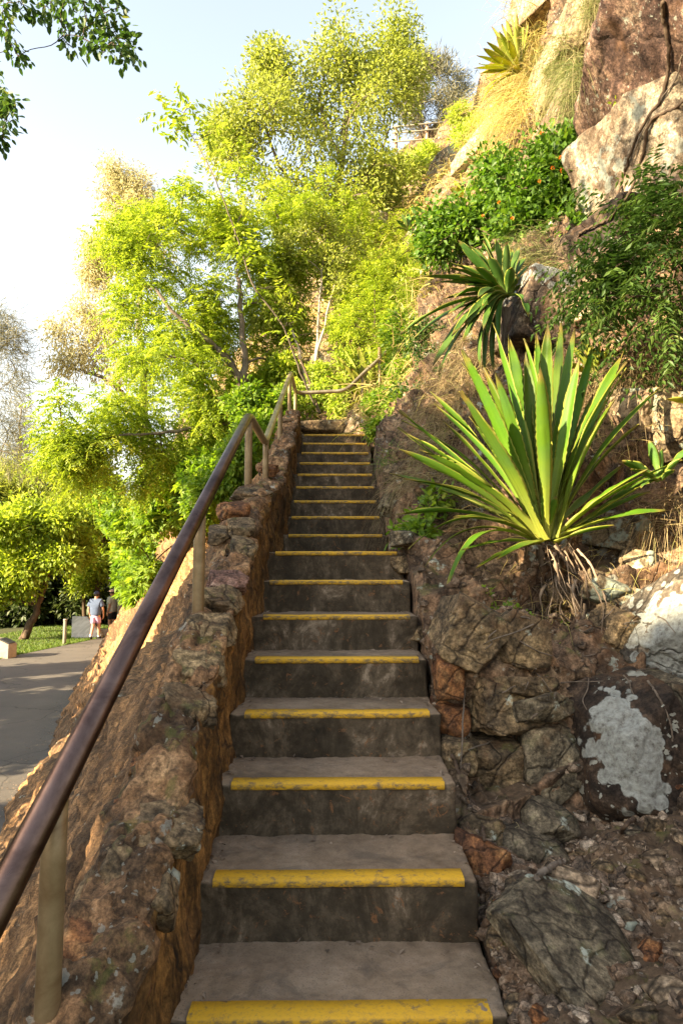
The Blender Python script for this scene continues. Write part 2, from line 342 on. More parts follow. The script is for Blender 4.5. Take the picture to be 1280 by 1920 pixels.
M['asphalt'] = asphalt()
def ground_m():
    k = NT('ground_soil_and_grass'); p = k.coord()
    c = k.ramp(k.noise(p, 1.3, 6, .7), [(.35, (.05, .04, .02)), (.5, (.07, .085, .02)), (.65, (.10, .14, .025))])
    return k.done(k.mix(k.noise(p, 40), c, (.03, .03, .012)), .95, bump=k.noise(p, 30, 5), bstr=.5)
M['ground'] = ground_m()
def granite(name, a, b):
    k = NT(name); p = k.coord(); n = k.noise(p, 70, 4, .7); s = k.noise(k.coord((1, 1, 3), (0, .6, 0)), 2.4, 5, .6, 1.)
    return k.done(k.mix(k.ramp(s, [(.4, 0.), (.6, 1.)]), k.mix(n, tuple(x*.8 for x in a), a), b), .55, bump=n, bstr=.1)
M['granite'] = granite('grey_granite', (.46, .50, .51), (.58, .62, .64))
M['plinth'] = granite('sandy_concrete', (.36, .31, .25), (.42, .37, .30))
M['plaque'] = granite('dark_plaque', (.06, .065, .075), (.09, .095, .105))
k_ = NT('weathered_timber'); n_ = k_.noise(k_.coord((6, 6, .5)), 7, 6, .65)
M['timber'] = k_.done(k_.ramp(n_, [(.3, (.10, .095, .07)), (.7, (.30, .28, .21))]), .85, bump=n_, bstr=.5, bdist=.01)
k_ = NT('sunny_timber'); n_ = k_.noise(k_.coord((3, 3, .5)), 7, 6, .65)  # tan wood of the hill fences
M['timber_tan'] = k_.done(k_.ramp(n_, [(.3, (.3, .2, .12)), (.7, (.5, .36, .23))]), .85, bump=n_, bstr=.4, bdist=.01)
def plain(name, col, rough=.8, n=20, var=.25):
    k = NT(name); x = k.noise(k.coord(), n, 4, .6)
    return k.done(k.mix(x, tuple(v*(1-var) for v in col), tuple(min(1, v*(1+var)) for v in col)), rough, bump=x, bstr=.1)
M['skin'] = plain('skin', (.46, .26, .17), .6, 30, .1)
M['tee_blue'] = plain('pale_blue_cotton', (.075, .105, .18), .9, 12)
M['tee_grey'] = plain('grey_green_cotton', (.40, .43, .40), .9, 12)
M['cap_navy'] = plain('navy_cap', (.035, .045, .085), .8)
M['cap_pink'] = plain('pale_pink_cap', (.62, .45, .40), .8)
M['black'] = plain('black_cloth', (.015, .015, .018), .85)
M['sock'] = plain('white_sock', (.6, .58, .55), .9)
M['hair'] = plain('dark_hair', (.03, .022, .016), .8, 60)
k_ = NT('pink_check_cotton'); q_ = k_.coord((1, 1, 1))
ch_ = k_.n('TexChecker', {'Vector': q_, 'Scale': 22., 'Color1': (.62, .32, .42, 1), 'Color2': (.42, .34, .56, 1)})
M['shorts_pink'] = k_.done(ch_.outputs[0], .9)

# ================================================================== the ground, the path, the hillside
def nose(n):
    return 1.6485+.322*(n-1)+(.8252 if n > 8 else 0), (n-1)*.17-1.0725
def nose_z(y):
    """height of the line through the step edges"""
    if y < 3.90: return -1.0725+(y-1.6485)*.528
    if y < 4.75: return .1175
    return .1175+(y-4.73)*.528
def base_x(y):
    return np.interp(y, [-6, 8.5, 15.8, 20, 25, 32, 40, 60], [.1, -3.75, -5.95, -6.75, -7.6, -8.2, -8.6, -9.2])

nets = [
 [(1000,2250,1.0),(1150,2200,1.0),(1350,2100,1.05),(1600,1900,1.1),(1900,1600,1.2),(2400,900,1.2),(2600,0,1.25),(2600,-800,1.3)],
 [(930,1930,1.55),(1000,1900,1.6),(1090,1870,1.65),(1220,1820,1.75),(1400,1720,1.85),(1700,1300,2.0),(2000,600,2.1),(2000,-400,2.2)],
 [(890,1730,1.9),(960,1700,1.95),(1040,1660,2.05),(1150,1600,2.2),(1280,1520,2.35),(1500,1250,2.6),(1750,700,2.8),(1750,-300,3)],
 [(860,1570,2.25),(910,1550,2.35),(990,1540,2.5),(1100,1540,2.6),(1250,1430,2.7),(1420,1180,3.0),(1600,700,3.3),(1600,-300,3.5)],
 [(835,1420,2.5),(870,1350,2.68),(960,1310,2.78),(1080,1300,2.85),(1200,1260,3.0),(1330,1080,3.3),(1480,700,3.7),(1500,-250,4.0)],
 [(800,1250,3.0),(850,1205,3.1),(930,1185,3.2),(1030,1165,3.3),(1160,1110,3.4),(1290,980,3.7),(1400,650,4.2),(1430,-200,4.6)],
 [(775,1100,3.5),(820,1095,3.6),(900,1085,3.65),(1000,1050,3.75),(1110,1000,3.85),(1220,880,4.1),(1330,560,4.6),(1370,-200,5.1)],
 [(735,990,4.4),(770,960,4.45),(840,890,4.6),(920,820,4.7),(1000,740,4.8),(1110,620,4.9),(1230,420,5.1),(1330,-150,5.8)],
 [(715,895,5.4),(750,850,5.45),(800,790,5.5),(860,700,5.5),(930,610,5.5),(1030,480,5.6),(1150,330,5.9),(1250,-150,6.5)],
 [(700,835,6.6),(730,790,6.7),(770,730,6.8),(810,650,6.9),(870,540,7.0),(960,420,7.1),(1070,220,7.2),(1150,-150,8)],
 [(690,800,7.6),(722,778,7.8),(760,722,8),(790,610,8.2),(850,480,8.4),(920,340,8.7),(1000,150,8.8),(1050,-150,9.5)],
 [(540,830,9.6),(640,805,9.6),(715,765,9.6),(775,640,10),(820,480,10.5),(880,350,11.5),(930,230,12.5),(975,60,14)],
 [(450,800,11),(530,750,11),(620,690,11),(700,600,11.8),(770,480,13),(830,370,15),(880,290,17),(925,195,20)],
 [(360,810,14),(440,740,14),(540,650,14.5),(630,560,15.5),(710,450,17.5),(780,360,21),(835,295,25),(895,218,29)],
 [(290,900,20),(370,800,20),(460,690,21),(560,560,23),(660,440,26),(735,360,30),(790,300,35),(865,240,38)],
 [(270,960,32),(340,870,32),(430,720,34),(520,570,36),(610,440,38),(690,350,40),(755,292,42),(850,255,50)],
 [(240,1030,60),(320,950,60),(400,800,60),(470,640,62),(560,480,64),(650,380,66),(740,310,70),(850,262,80)]]
K = np.array([[P(*c) for c in r] for r in nets])
ext = K[:, -1] + np.array([1.5, 4, .4])*np.linspace(.5, 4, len(K))[:, None]
und = K[:, 0]+np.array([.0, .05, -.75]); und[11:] = K[11:, 0]+np.array([-.6, 0, -1.6])*np.array([1, 1, 1, 1.5, 2, 3])[:, None]
K[:11, 0, 2] -= .14; K[:11, 0, 0] += .02
K = np.concatenate([und[:, None], K, ext[:, None]], 1)
S = np.concatenate([np.linspace(0, 11, 560, endpoint=False), np.linspace(11, 16, 170)])
W = np.concatenate([np.linspace(0, 1, 12, endpoint=False), np.linspace(1, 8, 400, endpoint=False), np.linspace(8, 9, 24)])
Q = catmull(K, S)                                   # along the rows
HP = catmull(Q.transpose(1, 0, 2), W).transpose(1, 0, 2)
HN = grid_normals(HP)
if HN[200, 200, 0] > 0: HN = -HN
def blur(A, n, it=3):
    for _ in range(it):
        for ax in (0, 1):
            c = np.cumsum(np.pad(A, [(n+1, n) if a == ax else (0, 0) for a in range(A.ndim)], mode='edge'), axis=ax)
            A = (np.take(c, range(2*n+1, c.shape[ax]), ax)-np.take(c, range(0, c.shape[ax]-2*n-1), ax))/(2*n+1)
    return A
HN = nrm(blur(HN, 14))
pts = HP.reshape(-1, 3); nn_ = HN.reshape(-1, 3)
sg = np.repeat(S, len(W)); wg = np.tile(W, len(S))-1
rocky = np.clip((sg-2.6)/.8, .12, 1)*np.clip(1.3-np.clip(sg-9.5, 0, 3)*.2, .4, 1)
h1, r1 = blocks(pts, nn_, (1.5, 1.5, 1.9), .24, .30, .09, 3)
h2, r2 = blocks(pts, nn_, (4.2, 4.2, 5.), .07, .09, .03, 11)
far = np.clip((sg-10.5)/2.5, 0, 1)
h3, r3 = blocks(pts, nn_, (.45, .45, .5), .9, 1.0, .2, 21)
hh = (h1+h2)*rocky*(1-far*.3)+h3*far*.8 + .05*fbm(pts*3.1, 5, 40)*(.35+.65*rocky)+.02*fbm(pts*14, 3, 45)
edge = np.clip((wg+.1)/.5, 0, 1)*np.clip((7.6-wg)/.5, 0, 1)
hh = hh*edge - (1-np.clip((wg+.1)/.35, 0, 1))*.03
pts = pts+nn_*hh[:, None]
cl = (sg < 10.15); pts[cl, 0] = np.maximum(pts[cl, 0], .42+.02*vnoise(pts[cl]*6, 5))
HPd = pts.reshape(HP.shape); HNd = grid_normals(HPd)
if HNd[200, 200, 0] > 0: HNd = -HNd
hill = mk('hillside', pts, grid_faces(len(S), len(W)), M['cliff'], att={'rnd': (r1*.6+r2*.4)})
tag(hill, 'broken brown rock hillside rising beside and behind the steps', kind='structure')
def hill_at(s, w):
    i = np.clip(np.searchsorted(S, s), 0, len(S)-1); j = np.clip(np.searchsorted(W, w+1), 0, len(W)-1)
    return HPd[i, j], HNd[i, j]

# flat land, path, lawn
def sheet(name, poly, z, mat, label, nx=2, ny=2):
    V = np.array([(x, y, z) for x, y in poly]); o = mk(name, V, [np.arange(len(V))[None]], mat, smooth=False)
    return tag(o, label, kind='structure')
g = 1500.
sheet('ground', [(-g, -60), (g, -60), (g, g), (-g, g)], GZ-.03, M['ground'], 'soil and grass ground reaching to the horizon')
ys = np.array([-14, -6, 0, 4, 8.5, 12, 15.8, 20, 25, 32, 40, 60.])
lf = np.interp(ys, [-14, 0, 10, 18.7, 21.5, 23.7, 25.5, 30, 40, 60], [-8.8, -9.4, -9.8, -9.75, -9.6, -9.2, -8.9, -8.75, -10.5, -13])
rt = base_x(ys)+.5
Lq = np.stack([lf, ys, np.full_like(ys, GZ)], 1); Rq = np.stack([rt, ys, np.full_like(ys, GZ)], 1)
V = np.stack([Lq, Rq], 1).reshape(-1, 3)
tag(mk('footpath', V, grid_faces(len(ys), 2), M['asphalt'], smooth=False), 'grey asphalt footpath curving along the foot of the bank', kind='structure')
LV = np.stack([Lq+np.array([-9, 0, -.012]), Lq+np.array([.05, 0, -.012])], 1).reshape(-1, 3)
tag(mk('lawn', LV, grid_faces(len(ys), 2), M['ground'], smooth=False), 'mown grass verge along the left side of the path', kind='structure')
# grass blades on the verge that can be seen
n = 26000
yy = RNG.uniform(16.5, 31, n); xx = np.interp(yy, ys, lf)-RNG.uniform(0, 1, n)**1.5*4.5-.03
b = np.stack([xx, yy, np.full(n, GZ-.01)], 1); a = RNG.uniform(0, 6.28, n); hgt = RNG.uniform(.03, .085, n)
sd = np.stack([np.cos(a), np.sin(a), 0*a], 1)*.012; ln = np.stack([RNG.normal(0, .35, n), RNG.normal(0, .35, n), np.ones(n)], 1)*hgt[:, None]
V = np.stack([b-sd, b+sd, b+ln], 1).reshape(-1, 3)
tag(mk('lawn_grass', V, [np.arange(3*n).reshape(n, 3)], M['lawn'], smooth=False, fatt={'rnd': RNG.random(n)}), 'short green grass of the verge', kind='stuff')

# ================================================================== the wall and the bank
def wall_top(y):
    return np.interp(y, [-1, 1.3, 2.56, 3.98, 4.25, 5.1, 6.3, 7.56, 9], [-2.1, -.83, -.17, .53, .56, .73, 1.34, 1.93, 2.0])
d = np.linspace(.25, 7.72, 470); prof = np.linspace(0, 1, 84)
pu = np.array([0, .40, .47, .5, .70, .78, 1.]); pxs = np.array([-.408, -.412, -.418, -.445, -.56, -.61, -.70]); pzs = np.array([-.85, -.06, -.012, 0, 0, -.05, -.4])
WX = np.interp(prof, pu, pxs)[None].repeat(len(d), 0); WZ = wall_top(d)[:, None]+np.interp(prof, pu, pzs)[None]
WX = WX - .05*np.clip((3.85-d)/.1, 0, 1)[:, None]*0
WP = np.stack([WX, d[:, None].repeat(len(prof), 1), WZ], 2)
WN = grid_normals(WP)
if WN[200, 50, 2] < 0: WN = -WN
p_ = WP.reshape(-1, 3); n_ = WN.reshape(-1, 3); capm = np.tile(np.interp(prof, [0, .38, .5, 1], [.16, .3, 1, 1]), len(d))
h1, r1 = blocks(p_, n_, (4.2, 3.2, 4.), .06, .13, .02, 31, 30.)
h2, r2 = blocks(p_, n_, (11, 9, 11), .03, .045, .012, 41)
hw = (h1*.7+h2*.8)*capm+.022*fbm(p_*5, 6, 33, 2.1, .6)*(.5+.5*capm)+.010*fbm(p_*24, 4, 36)
p_ = p_+n_*hw[:, None]
# the rendered inner face (right) is a part with its own look
jf = int(.45*len(prof)); WG = p_.reshape(WP.shape); rg = (r1*.7+r2*.3).reshape(len(d), -1)
wall = root('stone_wall', 'low rough stone wall with a brown inner face along the left of the steps', 'wall')
cap = mk('coping', WG[:, jf-1:].reshape(-1, 3), grid_faces(len(d), len(prof)-jf+1), M['wall'], wall, att={'rnd': rg[:, jf-1:].ravel()})
face = mk('rendered_face', WG[:, :jf].reshape(-1, 3), grid_faces(len(d), jf), M['wall_face'], wall, att={'rnd': rg[:, :jf].ravel()})
# end of the wall at the top landing
ev = np.concatenate([WG[-1], [[-.66, 7.70, .6]]]); ne = len(ev)-1
mk('end_face', ev, [np.stack([np.arange(ne-1), np.arange(1, ne), np.full(ne-1, ne)], 1)], M['wall'], wall, smooth=False)

yb = np.concatenate([np.linspace(.1, 9, 520), np.linspace(9.06, 20, 150), np.linspace(20.3, 60, 60)]); vb = np.linspace(0, 1, 190)
tops = [(.1, -.55, wall_top(.1)-.03)]+[(y, -.56, wall_top(y)-.02) for y in np.linspace(.3, 7.7, 40)]+[(K[11][1][1], K[11][1][0]+.3, K[11][1][2]-.1), (11, K[12][1][0]+.3, K[12][1][2]-.1), (14, K[13][1][0]+.3, K[13][1][2]-.1), (20, K[14][1][0]+.4, K[14][1][2]), (32, K[15][1][0]+.5, K[15][1][2]), (60, K[16][1][0]+.5, K[16][1][2])]
tp = np.array(tops); tx = np.interp(yb, tp[:, 0], tp[:, 1]); tz = np.interp(yb, tp[:, 0], tp[:, 2])
bx = base_x(yb)-.25; bz = np.full_like(yb, GZ-.12)
v = vb[None]
BX = tx[:, None]+(bx-tx)[:, None]*(v-.05*np.sin(v*math.pi)); BZ = tz[:, None]+(bz-tz)[:, None]*v**.97
BP = np.stack([BX, yb[:, None].repeat(len(vb), 1), BZ], 2); BN = grid_normals(BP)
if BN[100, 100, 2] < 0: BN = -BN
p_ = BP.reshape(-1, 3); n_ = BN.reshape(-1, 3)
# strata run along the bank, slightly across the slope
sv = np.tile(vb, len(yb)); sl = np.repeat(yb, len(vb))
q = np.stack([sl*.55+sv*.5, sv*9-sl*.55, p_[:, 2]*.25], 1)
rid = 1-np.abs(fbm(q*np.array([.7, 1.15, 1]), 5, 71)); rid2 = 1-np.abs(fbm(q*np.array([1.5, 3.4, 1])+9, 4, 76))
h1, r1 = blocks(q*np.array([.35, .5, .5]), n_, (1.7, 1.7, 1.7), .12, .2, .03, 81)
rid3 = 1-np.abs(fbm(q*np.array([2.6, 9., 1])+5, 4, 79))
hb = .10*(rid-.75)+.055*(rid2-.75)+.05*(rid3-.75)+h1*.6-.03+.010*fbm(p_*np.array([22, 9, 22]), 3, 85)
hb *= np.clip(.3+sv*6, 0, 1)
p_ = p_+n_*hb[:, None]
BPd = p_.reshape(BP.shape); BNd = grid_normals(BPd); BNd = BNd*np.sign(BNd[100, 100, 2])
bank = mk('rock_bank', p_, grid_faces(len(yb), len(vb)), M['bank'], att={'rnd': r1})
tag(bank, 'steep bank of streaky brown rock falling from the wall to the path', kind='structure')
def bank_at(y, v):
    return BPd[np.searchsorted(yb, y), np.searchsorted(vb, v)], BNd[np.searchsorted(yb, y), np.searchsorted(vb, v)]

# ================================================================== rough stones
def _ico(sub):
    bm = bmesh.new(); bmesh.ops.create_icosphere(bm, subdivisions=sub, radius=1)
    V = np.array([v.co[:] for v in bm.verts]); Fc = np.array([[v.index for v in f.verts] for f in bm.faces]); bm.free(); return V, Fc
ICO = {k: _ico(k) for k in (2, 3, 4, 5, 6)}
def chisel_geo(size, seed, planes=13, rough=.03, sub=5, flat=None, det=1., boxy=True):
    r_ = np.random.default_rng(seed); D, Fc = ICO[sub]
    Nn = nrm(r_.normal(size=(planes, 3))); dist = r_.uniform(.70, 1.02, planes)
    bx_ = np.array([[1, 0, 0], [-1, 0, 0], [0, 1, 0], [0, -1, 0], [0, 0, 1], [0, 0, -1.]]); bx_ = nrm(bx_+r_.normal(0, .16, (6, 3)))
    if boxy: Nn = np.concatenate([Nn, bx_]); dist = np.concatenate([dist, r_.uniform(.66, .84, 6)])
    c = D @ Nn.T; rr = np.where(c > .05, dist/np.maximum(c, .05), 9.)
    k = 70.; r = -np.log(np.exp(-k*rr).sum(1))/k
    V = D*r[:, None]
    V = V+D*(rough*.6*fbm(V*2.6*det+seed, 5, seed % 97)+rough*.5*fbm(V*9*det, 4, seed % 89))[:, None]
    g1, g2, gr, go = voro(V*2.1+fbm(V*3, 2, 5)[:, None]*.15+seed, seed % 61); V = V+D*(((gr[:, 0]-.5)*rough*2.2)*np.clip((g2-g1)/.05, 0, 1)-rough*.8*np.exp(-((g2-g1)/.04)**2))[:, None]
    st = fbm(np.stack([V[:, 0]*.6, V[:, 1]*.6, V[:, 2]*6], 1)+seed, 3, seed % 53)
    V = V*(1+rough*.6*st[:, None])
    return V*np.asarray(size), Fc, .5+.35*fbm(V*1.5+seed, 2, 7)+.15*r_.random()
def stone(name, c, size, seed, mat, rot=(0, 0, 0), parent=None, **kw):
    V, Fc, r = chisel_geo(size, seed, **kw)
    R = np.array(Euler(rot).to_matrix())
    if parent is None:
        o = mk(name, V @ R.T, Fc, M[mat], att={'rnd': r}); o.location = c
    else:
        o = mk(name, V @ R.T+np.asarray(c), Fc, M[mat], parent, att={'rnd': r})
    return o
def px_stone(name, px, py, dd, w, h, depth, seed, mat, label=None, cat='rock', rot=(0, 0, 0), group=None, parent=None, push=.35, **kw):
    """a stone seen at px,py at distance dd, w x h picture pixels wide and high"""
    s = dd/F; sx, sz = w*s*.56, h*s*.56; c = P(px, py, dd); c = c+nrm(c-CAM)*depth*push
    o = stone(name, c, (sx, depth*.6, sz), seed, mat, rot, parent, **kw)
    if label: tag(o, label, cat, group)
    return o
# stones bedded in the top of the wall
for i, (px, py, dd, w, h, m, rt_) in enumerate([
    (372, 1262, 2.22, 95, 85, 'stone', .1), (300, 1430, 1.95, 110, 75, 'stone_rust', .5), (330, 1465, 1.88, 95, 80, 'stone_pale', .2), (258, 1560, 1.72, 95, 75, 'stone_rust', .6),
    (318, 1560, 1.62, 110, 80, 'stone', .3), (425, 1092, 2.75, 75, 40, 'stone_pink', .1), (412, 1130, 2.6, 80, 50, 'stone', .2), (412, 1003, 3.2, 40, 26, 'stone', .1), (450, 992, 3.2, 46, 30, 'stone', .3),
    (440, 965, 3.4, 60, 34, 'stone_rust', .4), (235, 1660, 1.5, 130, 100, 'stone', .4), (305, 1680, 1.5, 60, 90, 'stone', .1), (395, 1190, 2.4, 95, 60, 'stone', .3), (350, 1345, 2.05, 90, 90, 'stone', .6),
    (455, 1030, 3.0, 50, 34, 'stone', .2), (475, 930, 3.75, 70, 30, 'stone', .1), (205, 1790, 1.35, 150, 110, 'stone_rust', .2), (500, 880, 5.0, 40, 22, 'stone_rust', .2), (535, 790, 7.0, 26, 10, 'stone', .2)]):
    px_stone('bedded_stone', px, py, dd, w*1.1, h*1.05, .15, 200+i, m, rot=(.45, rt_*.5, rt_), parent=wall, push=.70, sub=5 if w > 60 else 4, rough=.06, planes=7)

# ================================================================== the steps
stairs = root('staircase', 'straight flight of worn concrete steps with yellow painted edges', 'staircase')
def noisy_box(x0, x1, y0, y1, z0, z1, nx, ny, nz, amp, seed, bev=.012):
    """a box as a fine shell with worn edges"""
    Vs = []; Fs = []; base = 0
    def side(o, u, v, a, b):
        nonlocal base
        g_ = np.array([[o+u*i/(a-1)+v*j/(b-1) for j in range(b)] for i in range(a)], float).reshape(-1, 3)
        Vs.append(g_); Fs.append(grid_faces(a, b)+base); base += a*b
    dx, dy, dz = np.array([x1-x0, 0, 0.]), np.array([0, y1-y0, 0.]), np.array([0, 0, z1-z0]); o = np.array([x0, y0, z0])
    side(o, dx, dz, nx, nz); side(o+dz, dx, dy, nx, ny); side(o+dx, dy, dz, ny, nz); side(o, dz, dy, nz, ny); side(o+dy, dz, dx, nz, nx)
    V = np.concatenate(Vs); c = np.array([(x0+x1)/2, (y0+y1)/2, (z0+z1)/2]); hs = np.array([(x1-x0)/2, (y1-y0)/2, (z1-z0)/2])
    q = V-c; e = np.abs(q)-(hs-bev); ins = np.clip(e, 0, None); L = np.linalg.norm(ins, axis=1); fac = np.where(L > bev, bev/np.maximum(L, 1e-9), 1.)
    V = c+np.sign(q)*(np.minimum(np.abs(q), hs-bev)+ins*fac[:, None])
    wv = np.stack([fbm(V*9+seed, 5, 3+k, 2.2, .6) for k in range(3)], 1); V = V+wv*amp
    return V, Fs
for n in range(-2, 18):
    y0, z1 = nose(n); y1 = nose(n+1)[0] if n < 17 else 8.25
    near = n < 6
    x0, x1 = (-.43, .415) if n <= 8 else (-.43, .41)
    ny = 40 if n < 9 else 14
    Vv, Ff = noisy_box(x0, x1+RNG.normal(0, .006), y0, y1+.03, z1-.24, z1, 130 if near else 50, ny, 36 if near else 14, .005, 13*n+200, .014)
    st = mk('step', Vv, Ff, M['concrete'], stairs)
    tilt = RNG.normal(0, .0015)
    # the painted strip, folded over the edge
    xs_ = np.linspace(-.368, .368, 70); pr = np.array([(.062, -.004), (.060, .004), (.030, .005), (.000, .005), (-.004, .002), (-.006, -.004), (-.0062, -.017), (.002, -.021)])
    if n == 8: pr[:2, 0] -= .006
    SV = np.stack([np.stack([xs_, np.full(70, y0+a), np.full(70, z1+b)], 1) for a, b in pr], 1).reshape(-1, 3)
    SV = SV+np.stack([fbm(SV*9+n, 3, 5+k) for k in range(3)], 1)*np.array([.002, .0016, .0012])
    mk('edge_strip', SV, grid_faces(70, len(pr)), M['yellow'], st)
settle(stairs, (0, nose(-2)[0], nose(-2)[1]-.17))

# the low kerb of rock at the head of the steps
tag(px_stone('kerb_stone', 612, 802, 8.05, 125, 30, .3, 900, 'stone', 'long low dark rock kerb across the head of the steps', 'kerb', rough=.025, sub=4), None)
px_stone('rock', 668, 800, 7.9, 48, 34, .3, 903, 'stone_tan', 'small tan rounded rock at the right end of the kerb above the steps')

# ================================================================== handrail
rail = root('handrail', 'long bronzed pipe handrail on galvanised posts along the stone wall', 'handrail')
xr = -.55
def smooth_path(pts, n=14, r=.12):
    """polyline with rounded corners"""
    pts = [np.asarray(p, float) for p in pts]; out = [pts[0]]
    for a, b, c in zip(pts[:-2], pts[1:-1], pts[2:]):
        u, w = nrm(a-b), nrm(c-b); rr = min(r, .45*np.linalg.norm(a-b), .45*np.linalg.norm(c-b))
        for t in np.linspace(0, 1, n): out.append((1-t)**2*(b+u*rr)+2*t*(1-t)*b+t*t*(b+w*rr))
    out.append(pts[-1]); return np.array(out)
def lower_rail(y): return .26+(y-2.56)*.528
rp = [(xr, .2, lower_rail(.2)), (xr, 3.98, .985), (xr, 4.93, 1.0), (xr, 7.86, 2.49), (xr+.01, 8.72, 2.47), P(648, 733, 8.75), P(684, 697, 8.9), P(712, 672, 9.0), P(770, 605, 9.4), P(834, 536, 9.9)]
pp = smooth_path(rp, 12, .14)
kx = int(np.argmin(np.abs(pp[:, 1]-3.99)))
V, Fs = capped_tube(pp[:kx+1], .028, 20); mk('rail', V, Fs, M['rail'], rail)
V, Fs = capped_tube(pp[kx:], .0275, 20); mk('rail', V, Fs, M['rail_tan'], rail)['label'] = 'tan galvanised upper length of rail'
def post(base, top, r=.0235):
    pts = np.linspace(base, top, 5); V, Fs = capped_tube(pts, r, 16); mk('post', V, Fs, M['post'], rail)
for y, zt in ((1.285, lower_rail(1.285)), (2.56, lower_rail(2.56)), (3.98, .985), (5.0, 1.03), (6.3, 1.70), (7.62, 2.36)):
    b_ = np.array([xr, y, wall_top(y)-.12]); post(b_, np.array([xr, y, zt-.01]))
    col_ = np.linspace((xr, y, wall_top(y)-.03), (xr, y, wall_top(y)+.012), 3)
post(np.array([xr+.005, 8.70, 1.7]), np.array([xr+.005, 8.70, 2.45]))
t_ = P(679, 703, 8.88); post(t_-np.array([0, 0, .75]), t_)
t_ = P(711, 652, 9.0); post(t_-np.array([0, 0, .75]), t_, .025)
settle(rail, (xr, 1.285, wall_top(1.285)))

# ================================================================== plants
bpy.context.view_layer.update(); DG = bpy.context.evaluated_depsgraph_get()
def HIT(px, py, only=('hillside', 'rock_bank', 'ground', 'lawn', 'footpath')):
    """where the line of sight through a picture point meets the land"""
    v = Vector(RAY(px, py)).normalized(); o = Vector(CAM)
    for _ in range(12):
        ok, loc, nr, ix, ob, mt = scn.ray_cast(DG, o, v)
        if not ok: return None
        if ob.name.split('.')[0] in only:
            return np.array(loc), np.array(nr), loc.y
        o = loc+v*.004
    return None
def rot_any(d_, r_):
    """unit vectors at right angles to d_ with a random turn"""
    a = nrm(r_.normal(size=d_.shape)); return nrm(np.cross(d_, a))
def leaf_quads(pos, dr, up, L, Wd, bend=.15):
    """rhombic leaves folded a little along the midrib; verts and quads"""
    sd = nrm(np.cross(dr, up)); nn = nrm(np.cross(sd, dr)); n = len(pos)
    L = np.broadcast_to(L, (n,))[:, None]; Wd = np.broadcast_to(Wd, (n,))[:, None]
    tip = pos+dr*L-nn*L*bend; mid = pos+dr*L*.45
    V = np.stack([pos, mid+sd*Wd*.5, tip, mid-sd*Wd*.5], 1).reshape(-1, 3)
    return V, np.arange(4*n).reshape(n, 4)
def leaf_ovals(pos, dr, up, L, Wd, bend=.15):
    sd = nrm(np.cross(dr, up)); nn = nrm(np.cross(sd, dr)); n = len(pos)
    L = np.broadcast_to(L, (n,))[:, None]; Wd = np.broadcast_to(Wd, (n,))[:, None]
    m1 = pos+dr*L*.3; m2 = pos+dr*L*.68-nn*L*bend*.4; tip = pos+dr*L-nn*L*bend; c1 = m1-nn*Wd*.12; c2 = m2-nn*Wd*.12
    V = np.stack([pos, m1+sd*Wd*.46, m2+sd*Wd*.38, tip, m2-sd*Wd*.38, m1-sd*Wd*.46, c1, c2], 1).reshape(-1, 3)
    b = np.arange(n)[:, None]*8
    Q4 = np.concatenate([b+np.array([[1, 2, 7, 6]]), b+np.array([[6, 7, 4, 5]])]); T3 = np.concatenate([b+np.array([[0, 1, 6]]), b+np.array([[0, 6, 5]]), b+np.array([[2, 3, 7]]), b+np.array([[7, 3, 4]])])
    return V, [Q4, T3]
def leaf_star(pos, dr, up, L, r_, lobes=5):
    """palmate leaf: lobes spread like a hand"""
    n = len(pos); sd = nrm(np.cross(dr, up)); out = []; fs = []
    for k, a in enumerate(np.linspace(-1.9, 1.9, lobes)):
        dd = dr*math.cos(a)+sd*math.sin(a); l_ = L*(1-.16*abs(a))
        v, f = leaf_quads(pos, dd, up, l_, l_*.42, .12); out.append(v); fs.append(f+k*4*n)
    return np.concatenate(out), np.concatenate(fs)
